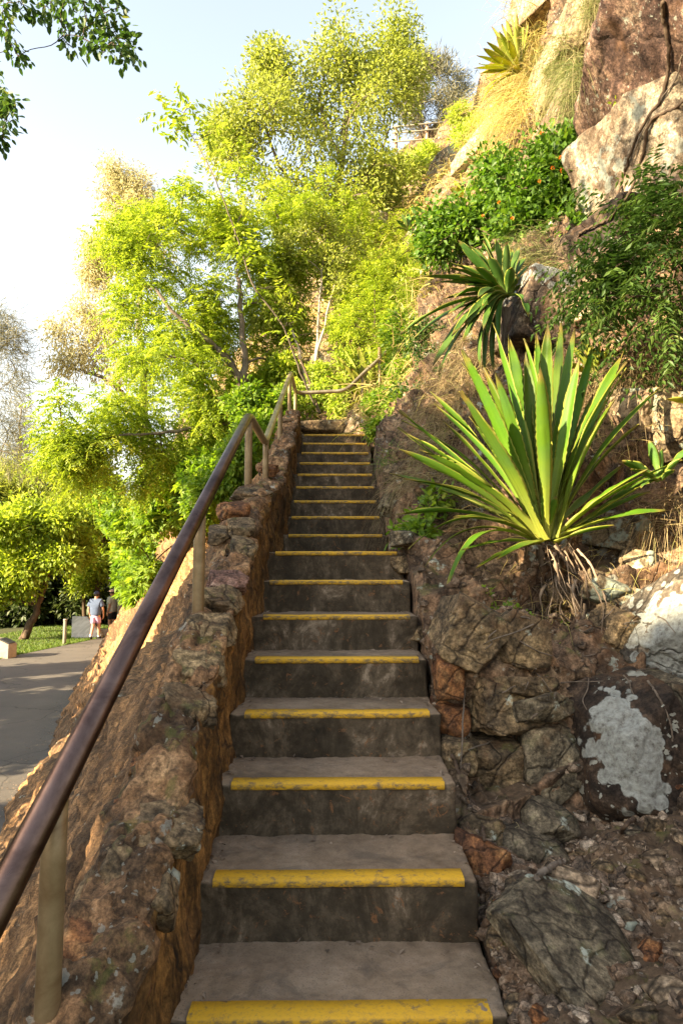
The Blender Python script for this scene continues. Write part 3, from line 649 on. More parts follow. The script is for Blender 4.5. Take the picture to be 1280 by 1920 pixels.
def foliage(sp, sd_, style, r_):
    """leaves for spray points sp with outward directions sd_"""
    n = len(sp); kind = style['kind']; sz = style['size']
    if kind == 'pinnate':                       # feather leaves: a drooping midrib with pairs of leaflets
        m = style.get('per', 3); pr = style.get('pairs', 7)
        b = np.repeat(sp, m, 0)+r_.normal(0, style.get('scatter', .06), (n*m, 3)); o = np.repeat(sd_, m, 0)
        dr = nrm(o*.6+r_.normal(0, .6, (n*m, 3))+np.array([0, 0, .1])); ln = style['len']*r_.uniform(.6, 1.2, n*m)
        t = (np.arange(pr)+.7)/pr
        ax = b[:, None]+dr[:, None]*(ln[:, None, None]*t[None, :, None])+np.array([0, 0, -1.])*(ln[:, None, None]*style.get('droop', .5)*(t**2)[None, :, None])
        tg = nrm(dr[:, None]+np.array([0, 0, -1.])*(2*style.get('droop', .5)*t)[None, :, None]); up = np.array([0, 0, 1.])+.25*r_.normal(size=(n*m, 1, 3))
        s1 = nrm(np.cross(tg, np.broadcast_to(up, tg.shape)))
        pos = np.concatenate([ax.reshape(-1, 3)]*2); tg2 = tg.reshape(-1, 3); s1 = s1.reshape(-1, 3)
        d = nrm(np.concatenate([s1, -s1])+.55*np.concatenate([tg2]*2)+np.array([0, 0, -.25])+.18*r_.normal(size=(len(pos), 3)))
        u = nrm(np.array([0, 0, 1.])+.35*r_.normal(size=(len(pos), 3)))
        rnd = np.tile(np.repeat(r_.random(n*m), pr), 2)*.6+.4*r_.random(len(pos))
        V, Fq = leaf_quads(pos, d, u, sz*r_.uniform(.75, 1.2, len(pos)), sz*style.get('ratio', .36))
        return V, [Fq], rnd
    if kind == 'needle':                        # fine hanging branchlets
        m = style['per']; b = np.repeat(sp, m, 0)+r_.normal(0, style['scatter'], (n*m, 3))
        d = nrm(np.repeat(sd_, m, 0)*.7+r_.normal(0, .5, (n*m, 3))+np.array([0, 0, style.get('fall', -.35)])); u = rot_any(d, r_)
        V, Fq = leaf_quads(b, d, u, sz*r_.uniform(.6, 1.3, n*m), sz*style.get('ratio', .045), .25)
        return V, [Fq], np.repeat(r_.random(n), m)*.5+.5*r_.random(n*m)
    m = style['per']; b = np.repeat(sp, m, 0)+nrm(r_.normal(size=(n*m, 3)))*(style['scatter']*r_.random(n*m)**.5)[:, None]
    d = nrm(nrm(b-np.repeat(sp, m, 0))*.6+np.repeat(sd_, m, 0)*.35+r_.normal(0, .5, (n*m, 3))+np.array([0, 0, style.get('fall', -.25)]))
    u = nrm(np.array([0, 0, 1.])*style.get('flat', 1.)+.6*r_.normal(size=(n*m, 3))+np.array([-.25, -.2, 0]))
    sz_ = sz*r_.uniform(.6, 1.25, n*m); rnd = np.repeat(r_.random(n), m)*.5+.5*r_.random(n*m)
    if kind == 'oval':
        V, Fs = leaf_ovals(b, d, u, sz_, sz_*style.get('ratio', .5)); return V, Fs, (rnd, 'oval')
    if kind == 'star':
        V, Fq = leaf_star(b, d, u, sz_, r_, 5); return V, [Fq], np.tile(rnd, 5)
    V, Fq = leaf_quads(b, d, u, sz_, sz_*style.get('ratio', .5)); return V, [Fq], rnd
def put_foliage(name, sp, sd_, style, mat, parent, seed):
    r_ = np.random.default_rng(seed); V, Fs, rnd = foliage(np.asarray(sp), np.asarray(sd_), style, r_)
    if isinstance(rnd, tuple):
        r0 = rnd[0]; rnd = np.concatenate([np.tile(r0, 2), np.tile(r0, 4)])
    return mk(name, V, Fs, mat, parent, smooth=False, fatt={'rnd': rnd})
def wig(a, b, r_, amp=.12, n=7, sag=0.):
    """a slightly crooked branch from a to b"""
    a, b = np.asarray(a, float), np.asarray(b, float); t = np.linspace(0, 1, n)[:, None]; L = np.linalg.norm(b-a)
    o = rot_any((b-a)[None]/max(L, 1e-6), r_)[0]*L*amp*r_.normal(); o2 = np.array([0, 0, 1])*L*sag
    return a+(b-a)*t+np.sin(t*math.pi)*(o+o2)+np.sin(t*math.pi*2.3)*rot_any((b-a)[None], r_)[0]*L*amp*.35
def plant(name, label, cat, trunks, clusters, style, mats, seed, group=None, sprays=26, twig=.004, limb=.03, crown='crown', flat=.85, hollow=.5, parts=True, sidebias=None):
    """trunks: [(points, r0, r1)]; clusters: [(centre, radius)] the crown's clumps"""
    r_ = np.random.default_rng(seed); rt_ = root(name, label, cat, group=group)
    tubesL = []; nodes = []
    for pts, r0, r1 in trunks:
        pts = np.asarray(pts, float); tt = np.linspace(0, len(pts)-1, len(pts)*5); c = catmull(pts, tt)
        c[1:-1] += r_.normal(0, r0*.25, c[1:-1].shape)
        tubesL.append((c, np.linspace(r0, r1, len(c)))); nodes += [(p, r) for p, r in zip(c[len(c)//4:], np.linspace(r0, r1, len(c))[len(c)//4:])]
    tw = []; SP = []; SD = []
    cm = np.mean([c for c, _ in clusters], axis=0)
    order = sorted(clusters, key=lambda c: np.linalg.norm(np.asarray(c[0])-nodes[0][0]))
    for c, R in order:
        c = np.asarray(c, float); N = np.array([p for p, _ in nodes]); w = np.linalg.norm(N-c, axis=1)+np.clip(N[:, 2]-c[2], 0, None)*1.2
        j = int(np.argmin(w)); a, ra = nodes[j]; ln = np.linalg.norm(c-a); rb = min(ra*.75, limb*max(.35, min(1, ln/2)))
        br = wig(a, c, r_, .10, 9, .06); rr = np.linspace(rb, max(twig*1.6, rb*.35), 9); tubesL.append((br, rr)); nodes += list(zip(br[2:], rr[2:]))
        k = max(4, int(sprays*r_.uniform(.75, 1.25)))
        dv = nrm(r_.normal(size=(k, 3))); dv[:, 2] = dv[:, 2]*.9+.12; dv = nrm(dv)
        rad = R*(hollow+(1-hollow)*r_.random(k)**.8)*r_.uniform(.55, 1.15, k); s = c+dv*rad[:, None]*np.array([1, 1, flat])
        for q in range(k):
            if q % 2 == 0: tw.append((wig(br[-1-int(r_.integers(0, 4))], s[q], r_, .1, 4, .05), np.linspace(twig, twig*.5, 4)))
        SP.append(s); SD.append(nrm(dv*.8+nrm(s-cm)*.4))
    SP = np.concatenate(SP); SD = np.concatenate(SD)
    V1, F1 = tubes(tubesL, 7)
    V2, F2 = tubes(tw, 4)
    mk('trunk' if cat == 'tree' else 'stems', np.concatenate([V1, V2]), np.concatenate([F1, F2+len(V1)]), mats[0], rt_)
    put_foliage(crown, SP, SD, style, mats[1], rt_, seed+1)
    return settle(rt_, trunks[0][0][0])
def cl(lst):
    """clumps given as picture point, distance and picture radius"""
    return [(P(px, py, d_), r_*d_/F) for px, py, d_, r_ in lst]
def tr(pts): return [P(*p) for p in pts]
def jitter_cl(lst, seed, n=2, spread=1.0, rs=.62, dd=.35):
    """break every clump into smaller uneven ones"""
    r_ = np.random.default_rng(seed); o = []
    for c, R in cl(lst):
        for _ in range(n): o.append((c+nrm(r_.normal(size=3))*R*spread*r_.uniform(.25, 1)*np.array([1, 1+dd, 1]), R*rs*r_.uniform(.65, 1.2)))
    return o

# --- light green feather-leaved tree left of the steps
pin = dict(kind='pinnate', size=.075, len=.34, pairs=8, per=4, droop=.45, ratio=.34, scatter=.1)
plant('feather_leaved_tree', 'large lime green feather-leaved tree with spreading grey limbs left of the upper steps', 'tree',
 [(tr([(505, 960, 10.2), (480, 820, 10.1), (462, 735, 10), (458, 690, 10), (452, 600, 10.1), (445, 520, 10.2)]), .10, .03),
  (tr([(460, 740, 10), (430, 680, 9.8), (390, 640, 9.6), (340, 600, 9.4), (290, 540, 9.3)]), .065, .02),
  (tr([(461, 735, 10), (420, 660, 10.3), (370, 642, 10.4), (290, 628, 10.4), (225, 620, 10.4)]), .05, .015),
  (tr([(480, 800, 10), (420, 795, 9.7), (330, 808, 9.4), (240, 815, 9.2), (160, 830, 9.1)]), .04, .012)],
 jitter_cl([(272, 425, 10.5, 55), (335, 400, 10.4, 60), (420, 380, 10.4, 65), (500, 400, 10.6, 60), (262, 500, 10, 60), (330, 490, 9.8, 70), (420, 480, 10.4, 65), (510, 500, 11, 60),
     (255, 590, 10, 50), (290, 600, 9.6, 70), (390, 570, 10.2, 60), (480, 590, 10.8, 55), (275, 680, 10, 55), (330, 700, 9.6, 60), (390, 720, 9.6, 55),
     (170, 790, 9.1, 55), (150, 850, 9, 45), (230, 830, 9.3, 65), (300, 790, 9.6, 60), (370, 800, 9.9, 55), (420, 830, 10.3, 50), (210, 760, 9.4, 45), (300, 870, 9.8, 60), (120, 860, 9, 28), (540, 420, 11, 50), (560, 520, 11, 50), (540, 600, 11, 45), (430, 650, 10.6, 50), (500, 660, 11, 45), (380, 640, 10, 45), (440, 430, 10.2, 50)], 5, 4, 1.3, .5),
 pin, (M['bark_grey'], M['lf_lime']), 11, sprays=15, limb=.04, twig=.007)
# --- slender leaning sapling
plant('slender_sapling', 'slender leaning sapling with a thin stem and a leafy tip against the sky', 'sapling',
 [(tr([(590, 760, 9.2), (560, 690, 8.9), (530, 610, 8.6), (475, 535, 8.4), (440, 430, 8.2), (405, 340, 8), (372, 275, 8), (350, 240, 8)]), .016, .005),
  (tr([(440, 430, 8.2), (455, 395, 8.2), (465, 370, 8.2)]), .008, .003)],
 cl([(470, 480, 8.3, 26), (440, 440, 8.2, 24), (500, 540, 8.5, 28), (540, 610, 8.7, 26), (465, 365, 8.2, 18), (345, 225, 8, 26), (330, 245, 8, 22), (365, 250, 8, 24), (395, 250, 8, 20), (320, 205, 8, 16), (352, 200, 8, 12)]),
 dict(kind='pinnate', size=.10, len=.30, pairs=5, per=1, droop=.2, ratio=.42, scatter=.05), (M['bark_grey'], M['lf_lime']), 12, sprays=6, limb=.01, twig=.0035, hollow=.3)
# --- tall tree on the slope
plant('tall_hillside_tree', 'tall olive green tree standing on the slope above the steps, highest crown against the sky', 'tree',
 [(tr([(600, 560, 15.5), (610, 470, 15.5), (625, 380, 15.6), (640, 300, 15.7), (650, 220, 15.8), (690, 140, 16)]), .15, .03),
  (tr([(612, 450, 15.5), (560, 370, 15.2), (520, 300, 15), (490, 220, 15)]), .08, .02), (tr([(640, 300, 15.7), (600, 210, 15.8), (610, 130, 16)]), .06, .02), (tr([(630, 370, 15.6), (700, 310, 16), (730, 240, 16)]), .07, .02)],
 jitter_cl([(730, 80, 16, 34), (680, 110, 16, 42), (630, 110, 16, 38), (600, 150, 16, 46), (660, 150, 15.8, 55), (720, 130, 16, 45), (545, 150, 15.5, 45), (515, 130, 15.4, 22), (520, 200, 15.2, 50), (590, 210, 15.5, 60),
   (670, 230, 15.6, 60), (735, 210, 16, 45), (480, 240, 15, 45), (540, 280, 15, 60), (620, 300, 15.2, 60), (700, 300, 15.6, 55), (455, 300, 14.8, 40), (500, 350, 14.8, 45), (580, 370, 15, 55), (660, 380, 15.2, 55), (420, 245, 15, 22), (740, 330, 15.6, 40), (440, 260, 15, 30), (755, 75, 16, 14), (775, 130, 16, 22), (505, 120, 15.6, 12)], 6, 4, 1.35, .5),
 dict(kind='simple', size=.125, per=27, scatter=.6, ratio=.45, fall=-.2), (M['bark_grey'], M['lf_olive']), 13, sprays=13, limb=.05, twig=.008)
# --- gum trees behind
gum = dict(kind='simple', size=.2, per=26, scatter=.75, ratio=.3, fall=-.6)
plant('gum_tree', 'tan-crowned gum tree behind the feather-leaved tree, its upright crown against the sky', 'tree',
 [(tr([(275, 900, 30), (265, 640, 30), (258, 470, 30), (250, 400, 30)]), .2, .06)],
 jitter_cl([(235, 345, 30, 28), (275, 355, 30, 28), (255, 400, 30, 40), (220, 430, 30, 35), (290, 430, 30, 40), (200, 480, 30, 30), (260, 480, 30, 40), (190, 520, 30, 24), (225, 340, 30, 20), (215, 390, 30, 26), (185, 470, 30, 22), (175, 500, 30, 16)], 7, 4, 1.4, .5), gum, (M['bark_grey'], M['lf_tan']), 14, sprays=14, limb=.08, twig=.015)
plant('gum_tree', 'spreading tan-leaved gum tree with a crooked bare limb low against the white sky', 'tree',
 [(tr([(300, 900, 28), (270, 790, 28), (220, 728, 28), (180, 705, 28), (140, 690, 28)]), .18, .05)],
 jitter_cl([(150, 600, 28, 30), (130, 640, 28, 30), (180, 620, 28, 35), (120, 690, 28, 20), (170, 670, 28, 32), (215, 640, 28, 40), (200, 580, 28, 30), (230, 700, 28, 30)], 8, 4, 1.4, .5), gum, (M['bark_grey'], M['lf_tan']), 15, sprays=12, limb=.07, twig=.015)
# --- grey needle trees at the left edge
ned = dict(kind='needle', size=.7, per=40, scatter=.32, fall=-.25, ratio=.03)
plant('casuarina_tree', 'feathery grey casuarina tree at the left edge of the picture', 'tree',
 [(tr([(-90, 1130, 26), (-70, 900, 26), (-50, 700, 26), (-30, 560, 26)]), .25, .05)],
 cl([(10, 610, 26, 30), (-10, 660, 26, 40), (25, 680, 26, 32), (0, 730, 26, 40), (-30, 780, 26, 45), (10, 800, 26, 36), (15, 640, 26, 20), (-40, 600, 26, 40), (25, 850, 26, 36)]), ned, (M['bark_grey'], M['lf_grey']), 16, sprays=14, limb=.06, twig=.012)
plant('casuarina_tree', 'thin upright casuarina with sparse grey branches beside the larger one at the left', 'tree',
 [(tr([(48, 1130, 32), (42, 950, 32), (38, 850, 32), (40, 760, 32)]), .16, .03)],
 cl([(42, 770, 32, 18), (45, 800, 32, 24), (35, 830, 32, 28), (60, 850, 32, 22), (85, 830, 32, 14), (40, 880, 32, 40), (75, 890, 32, 30)]), dict(ned, per=34), (M['bark_grey'], M['lf_grey']), 17, sprays=8, limb=.05, twig=.012)
plant('dark_tree', 'olive brown bushy tree behind the green shrubs at the far left', 'tree',
 [(tr([(70, 1140, 30), (60, 1000, 30), (50, 900, 30)]), .2, .05)],
 jitter_cl([(20, 900, 30, 45), (70, 920, 30, 45), (120, 900, 30, 40), (40, 950, 30, 45), (110, 950, 30, 40), (0, 940, 30, 30)], 9, 3, 1, .6), dict(kind='needle', size=.5, per=70, scatter=.4, fall=-.2, ratio=.1), (M['bark_brown'], M['lf_olive']), 18, sprays=16, limb=.08, twig=.015)
# --- leafy trees beyond the lawn
sh = dict(kind='simple', size=.19, per=44, scatter=.5, ratio=.5, fall=-.15)
bl = (GZ-.05)
def gp(px, d_): p = P(px, 1100, d_); p[2] = bl; return p
plant('leaning_tree', 'bright leafy tree with a leaning brown trunk at the edge of the lawn', 'tree',
 [([gp(48, 24.5), P(62, 1160, 24.6), P(82, 1110, 24.8), P(95, 1060, 25)], .17, .08), ([P(82, 1110, 24.8), P(50, 1060, 24.6), P(30, 1010, 24.4)], .08, .04)],
 jitter_cl([(20, 990, 24, 50), (80, 970, 24.4, 50), (135, 985, 24.6, 50), (40, 1050, 24, 50), (100, 1040, 24.4, 50), (10, 1080, 24, 40), (150, 1040, 25, 40), (-30, 1020, 24, 60), (-40, 1100, 24, 40)], 10, 3, 1, .6), sh, (M['bark_brown'], M['lf_lime']), 19, sprays=26, limb=.08, twig=.012)
plant('leafy_tree', 'rounded leafy green tree behind the two walkers', 'tree',
 [([gp(178, 28), P(182, 1120, 28), P(186, 1060, 28), P(195, 1000, 28)], .16, .06), ([gp(165, 28.3), P(155, 1100, 28.3), P(150, 1040, 28.4)], .1, .05)],
 jitter_cl([(180, 940, 28, 50), (230, 960, 28, 50), (140, 1000, 28, 45), (200, 1010, 28, 50), (250, 1030, 28, 45), (215, 1060, 28, 40), (165, 1060, 28.4, 38), (200, 900, 28, 36)], 20, 3, 1, .6), sh, (M['bark_brown'], M['lf_lime']), 21, sprays=26, limb=.08, twig=.012)
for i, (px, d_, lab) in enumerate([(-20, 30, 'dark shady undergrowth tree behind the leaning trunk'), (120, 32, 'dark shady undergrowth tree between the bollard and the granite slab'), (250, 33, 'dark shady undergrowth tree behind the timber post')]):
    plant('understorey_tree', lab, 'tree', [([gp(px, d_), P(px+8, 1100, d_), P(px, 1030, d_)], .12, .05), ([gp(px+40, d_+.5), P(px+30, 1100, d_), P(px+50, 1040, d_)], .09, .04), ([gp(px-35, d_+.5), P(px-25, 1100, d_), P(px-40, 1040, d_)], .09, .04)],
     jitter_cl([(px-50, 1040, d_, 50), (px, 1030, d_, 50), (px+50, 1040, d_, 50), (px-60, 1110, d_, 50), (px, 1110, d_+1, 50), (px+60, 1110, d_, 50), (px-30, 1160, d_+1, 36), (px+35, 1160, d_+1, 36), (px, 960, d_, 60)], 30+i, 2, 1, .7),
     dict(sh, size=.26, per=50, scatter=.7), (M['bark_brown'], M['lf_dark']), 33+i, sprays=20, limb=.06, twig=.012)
# --- bushes between the bank and the feather-leaved tree
bush = dict(kind='simple', size=.085, per=30, scatter=.2, ratio=.55, fall=-.2)
star = dict(kind='star', size=.13, per=9, scatter=.24, fall=-.2)
def bush_at(name, label, lst, base, style, mat, seed, cat='shrub', n=3, sprays=18, group=None, bark='bark_brown', limb=.02):
    b = [P(px, py, d_) for px, py, d_ in base]; c = jitter_cl(lst, seed, n, 1., .6)
    tops = [np.asarray(c[i*len(c)//len(b)][0]) for i in range(len(b))]
    return plant(name, label, cat, [([q, q+(t-q)*.5+np.array([0, 0, .1]), t], limb, limb*.3) for q, t in zip(b, tops)], c, style, (M[bark], M[mat]), seed+1, group, sprays=sprays, limb=limb*.6, twig=.004, crown='foliage')
bush_at('broadleaf_shrub', 'bright broad-leaved shrub crowding the outer edge of the rock bank', [(250, 1000, 11.5, 45), (300, 960, 11, 50), (350, 930, 10.5, 45), (262, 1060, 12.5, 32), (282, 1050, 12, 36), (330, 990, 11, 40), (390, 900, 9.6, 40), (410, 860, 9.4, 40), (300, 910, 11, 50), (360, 960, 10.4, 30)],
  [(300, 1080, 12), (360, 1000, 10.6), (410, 950, 9.8)], star, 'lf_green', 40, n=3, sprays=20)
bush_at('broadleaf_shrub', 'hand-leaved shrub hanging over the timber post beside the path', [(252, 1055, 14.5, 24), (262, 1090, 14, 24), (275, 1040, 14, 34), (225, 1000, 15, 36), (225, 950, 15, 45), (262, 1110, 13.6, 20), (243, 1075, 14.5, 10)],
  [(275, 1130, 14), (265, 1120, 14)], dict(star, size=.2, scatter=.3), 'lf_green', 42, n=3, sprays=14)
bush_at('leafy_shrub', 'dark leafy shrub behind the lower handrail peak beside the wall', [(420, 890, 8.2, 34), (440, 860, 8.2, 34), (460, 830, 8.4, 30), (400, 930, 8.3, 28), (480, 790, 8.8, 30), (380, 950, 8.8, 25), (470, 760, 9, 30), (510, 760, 9.2, 24)],
  [(430, 960, 8.3), (460, 900, 8.4), (490, 850, 8.8)], bush, 'lf_green', 44, n=3, sprays=18)
bush_at('leafy_shrub', 'lime green leafy shrub behind the first rail post', [(340, 860, 10.6, 50), (400, 820, 10.8, 45), (300, 920, 11.4, 45), (440, 780, 10.8, 40), (500, 720, 10.6, 34), (530, 700, 10.4, 26), (470, 740, 10.6, 34), (350, 920, 11, 40)],
  [(400, 930, 10.8), (470, 840, 10.6)], dict(bush, size=.1), 'lf_lime', 46, n=3, sprays=18)
# --- sapling clump with pale stems above the stair head
bush_at('pale_stemmed_tree', 'many-stemmed small tree with pale bare stems behind the stair head', [(520, 520, 10.5, 45), (570, 490, 10.6, 45), (620, 500, 10.6, 45), (540, 440, 10.6, 40), (600, 430, 10.8, 40), (650, 450, 10.8, 40), (500, 580, 10.4, 34), (640, 560, 10.6, 34)],
  [(583, 740, 10.2), (588, 735, 10.2), (578, 742, 10.1)], dict(bush, size=.075, per=24), 'lf_olive', 48, cat='tree', n=3, sprays=14, bark='bark_pale', limb=.032)
bush_at('feathery_shrub', 'yellow green feathery shrub right of the pale stems', [(680, 560, 10.4, 45), (720, 540, 10.2, 45), (740, 590, 9.8, 45), (690, 620, 10, 45), (650, 610, 10.2, 40), (760, 620, 9.4, 38), (720, 650, 9.4, 36), (770, 560, 10, 36), (700, 510, 10.8, 40), (780, 520, 10.6, 34), (760, 480, 11.2, 34)],
  [(700, 720, 9.8), (740, 700, 9.4), (670, 720, 10)], dict(kind='pinnate', size=.05, len=.24, pairs=7, per=4, droop=.35, ratio=.4, scatter=.08), 'lf_lime', 50, n=3, sprays=20)
bush_at('green_shrub', 'mid green small-leaved shrub between the hanging agave and the stair head', [(760, 660, 8.4, 34), (790, 620, 8.4, 34), (800, 660, 8.2, 30), (780, 700, 8, 30), (740, 700, 8.3, 28), (810, 590, 8.6, 26), (750, 620, 8.6, 30)],
  [(775, 740, 8.1), (790, 720, 8.1)], dict(bush, size=.06), 'lf_green', 52, n=3, sprays=20)
bush_at('low_shrub', 'low dark small-leaved bush overhanging the right side of the top steps', [(720, 770, 7.3, 28), (745, 790, 7.1, 28), (765, 770, 7, 26), (715, 800, 7.1, 20), (770, 805, 6.8, 22), (735, 750, 7.4, 24), (700, 760, 7.5, 16)],
  [(740, 815, 7.2), (755, 805, 7.1)], dict(kind='simple', size=.045, per=36, scatter=.13, ratio=.6, fall=-.15), 'lf_green', 54, n=3, sprays=18)
bush_at('hillside_shrub', 'golden shrub on the sunny slope below the fence', [(720, 330, 18, 45), (760, 310, 19, 40), (690, 380, 17, 45), (640, 430, 15.5, 40), (740, 380, 17.5, 40), (790, 300, 21, 30), (680, 440, 15.5, 36)],
  [(720, 430, 17), (680, 480, 15.8)], dict(bush, size=.12, scatter=.3, per=34), 'lf_gold', 56, n=3, sprays=20)
bush_at('hillside_shrub', 'yellow scrambling shrub on the bright slope below the upper agave', [(900, 230, 13, 45), (940, 250, 12.4, 40), (880, 280, 12.6, 40), (930, 300, 11.6, 36), (960, 280, 11.4, 26), (870, 230, 14.5, 34), (905, 330, 11.4, 30)],
  [(920, 330, 11.6), (900, 300, 12.4)], dict(bush, size=.075, scatter=.22), 'lf_gold', 58, n=3, sprays=20)
bush_at('hillside_shrub', 'patchy lime shrub covering the rock face behind the stair head', [(560, 640, 10.8, 34), (620, 640, 10.6, 36), (640, 690, 9.9, 30), (600, 700, 10, 26), (590, 750, 9.4, 30), (640, 760, 9.2, 28), (560, 745, 9.6, 26), (670, 660, 10, 30), (620, 730, 9.6, 24)],
  [(600, 775, 9.3), (650, 770, 9.2)], dict(bush, size=.065, scatter=.16), 'lf_gold', 60, n=2, sprays=18)
bush_at('fence_tree', 'fine-leaved grey green tree beside the fence on the hilltop', [(780, 160, 38, 30), (810, 140, 38, 26), (840, 180, 38, 30), (800, 200, 38, 32), (770, 210, 38, 26), (850, 215, 38, 24), (825, 225, 38, 26), (790, 125, 38, 16)],
  [(800, 285, 38), (795, 285, 38)], dict(kind='needle', size=.5, per=40, scatter=.35, fall=.1, ratio=.09), 'lf_grey', 62, cat='tree', n=2, sprays=16, limb=.09)
bush_at('dark_shrub', 'dark small-leaved shrub on the slope between the hanging agave and the landing', [(800, 760, 6.5, 30), (780, 730, 6.9, 28), (830, 725, 6.2, 28), (815, 690, 6.4, 26), (790, 800, 6.2, 22), (760, 830, 6.3, 18), (850, 690, 5.9, 22), (800, 640, 7, 26)],
  [(810, 790, 6.3), (790, 800, 6.4)], dict(kind='simple', size=.05, per=26, scatter=.15, ratio=.5, fall=-.3), 'lf_deep', 53, n=3, sprays=14)
bush_at('slope_shrub', 'lime green feathery bush high on the slope behind the pale-stemmed tree', [(560, 400, 13, 45), (620, 390, 13.4, 45), (680, 420, 13.6, 45), (540, 450, 12.4, 40), (600, 460, 12.6, 45), (660, 480, 12.6, 45), (730, 460, 13.6, 40), (770, 430, 14.4, 30)],
  [(600, 560, 12.8), (680, 540, 13)], dict(kind='pinnate', size=.075, len=.34, pairs=7, per=3, droop=.35, ratio=.36, scatter=.12), 'lf_lime', 57, n=4, sprays=13)
bush_at('slope_shrub', 'loose yellow green bush on the slope below the white standing rock', [(740, 500, 11.6, 40), (790, 490, 11.6, 34), (700, 560, 11, 40), (800, 540, 10.8, 30), (820, 480, 11.6, 24), (640, 520, 11.4, 40), (760, 560, 10.8, 36)],
  [(740, 600, 11), (790, 580, 10.8)], dict(bush, size=.08, scatter=.3, per=22), 'lf_gold', 59, n=4, sprays=12)
# --- lantana with orange flowers, and the shrub at the right edge
lan_c = [(1000, 350, 6.3, 50), (1050, 330, 6.1, 45), (950, 380, 6.6, 50), (900, 400, 6.9, 45), (1060, 390, 6, 45), (1000, 420, 6.2, 45), (860, 430, 7.1, 34), (1040, 290, 6.3, 34), (940, 330, 6.9, 36), (1085, 300, 6.1, 24), (825, 425, 7.3, 28), (1080, 430, 5.9, 30), (960, 440, 6.4, 36), (1085, 270, 6.2, 14), (820, 455, 7.2, 20)]
lant = bush_at('lantana_bush', 'deep green lantana bush dotted with small orange flowers on the cliff', lan_c,
  [(1000, 470, 6.3), (950, 480, 6.5), (1050, 450, 6.1), (890, 470, 6.9)], dict(bush, size=.075, scatter=.27, per=20, ratio=.62), 'lf_mid', 64, n=3, sprays=17)
fl = []
r_ = np.random.default_rng(65)
for px, py in [(1015, 250), (1050, 295), (1052, 320), (1095, 325), (1103, 258), (1035, 315), (935, 380), (1105, 245), (960, 410), (1010, 340), (905, 405), (1085, 290)]:
    d_ = np.interp(px, [900, 1000, 1100], [6.3, 5.75, 5.6]); c = P(px, py, d_)
    u = nrm(r_.normal(size=(14, 3))+np.array([-.5, -.8, .3])); v, f = leaf_quads(c+u*.008, u, rot_any(u, r_), .014, .015); 
    o = mk('blossom', v+0-np.array(lant.location), f, M['flower'], lant, smooth=False, fatt={'rnd': r_.random(14)})
bush_at('fern_leaved_shrub', 'dark green feather-leaved shrub at the right edge below the cliff', [(1215, 410, 3.9, 32), (1240, 380, 3.8, 50), (1280, 420, 3.7, 50), (1210, 470, 3.8, 55), (1270, 500, 3.7, 55), (1165, 510, 4, 26), (1200, 540, 3.8, 45), (1270, 560, 3.7, 34), (1150, 560, 4, 20), (1290, 350, 3.8, 40), (1125, 545, 4.1, 14), (1285, 600, 3.8, 14)],
  [(1290, 640, 4.0), (1320, 620, 3.9)], dict(kind='pinnate', size=.058, len=.42, pairs=11, per=2, droop=.35, ratio=.36, scatter=.06), 'lf_deep', 66, n=2, sprays=8, limb=.014)

# --- agaves and other strap-leaved rosettes
def strap(base, tip, wd, sag, up, seed, nseg=30, thick=.25, jag=.0, curl=0., twist=0.):
    """one sword leaf: verts, quads and along/across attributes"""
    r_ = np.random.default_rng(seed); base, tip = np.asarray(base, float), np.asarray(tip, float)
    L = np.linalg.norm(tip-base); mid = base+(tip-base)*.5+np.asarray(up)*sag*L; t = np.linspace(0, 1, nseg)
    c = (1-t)[:, None]**2*base+2*(t*(1-t))[:, None]*mid+(t**2)[:, None]*tip
    tg = nrm(np.gradient(c, axis=0)); sd = nrm(np.cross(tg, np.asarray(up)+1e-3)); nn = nrm(np.cross(sd, tg))
    a = twist*t[:, None]; sd, nn = sd*np.cos(a)+nn*np.sin(a), nn*np.cos(a)-sd*np.sin(a)
    w = wd*np.interp(t, [0, .05, .18, .40, .60, .78, .90, .97, 1], [.62, .52, .56, .88, 1, .86, .54, .2, .02])*.5
    us = np.array([-1, -.72, -.35, 0, .35, .72, 1.]); V = []
    jg = 1+jag*np.where(np.arange(nseg) % 2 == 0, 1, -1)*r_.uniform(.3, 1, nseg)
    for u in us:
        e = np.where(abs(u) == 1, jg, 1.)
        V.append(c+sd*(u*w*e)[:, None]+nn*((abs(u)**1.5*thick-thick*.4)*w)[:, None]+nn*(.012*wd/.1*fbm(np.stack([t*5, np.full(nseg, u), np.full(nseg, seed*1.)], 1), 2, 5))[:, None])
    bk = []                                            # the fleshy underside
    for u in us[1:-1]:
        th = wd*.10*(1-abs(u))*np.interp(t, [0, .3, .9, 1], [1.9, 1, .5, .0]); bk.append(c+sd*(u*w)[:, None]+nn*((abs(u)**1.5*thick-thick*.4)*w-th-.0015)[:, None])
    Vt = np.stack(V+bk[::-1], 1); m = Vt.shape[1]; i = np.arange(nseg*m).reshape(nseg, m); j = np.roll(i, -1, 1)
    Fq = np.stack([i[:-1].ravel(), j[:-1].ravel(), j[1:].ravel(), i[1:].ravel()], 1)
    uu = np.concatenate([us, us[1:-1][::-1]])
    return Vt.reshape(-1, 3), Fq, np.repeat(t, m), np.tile(uu, nseg), np.full(nseg*m, r_.random())
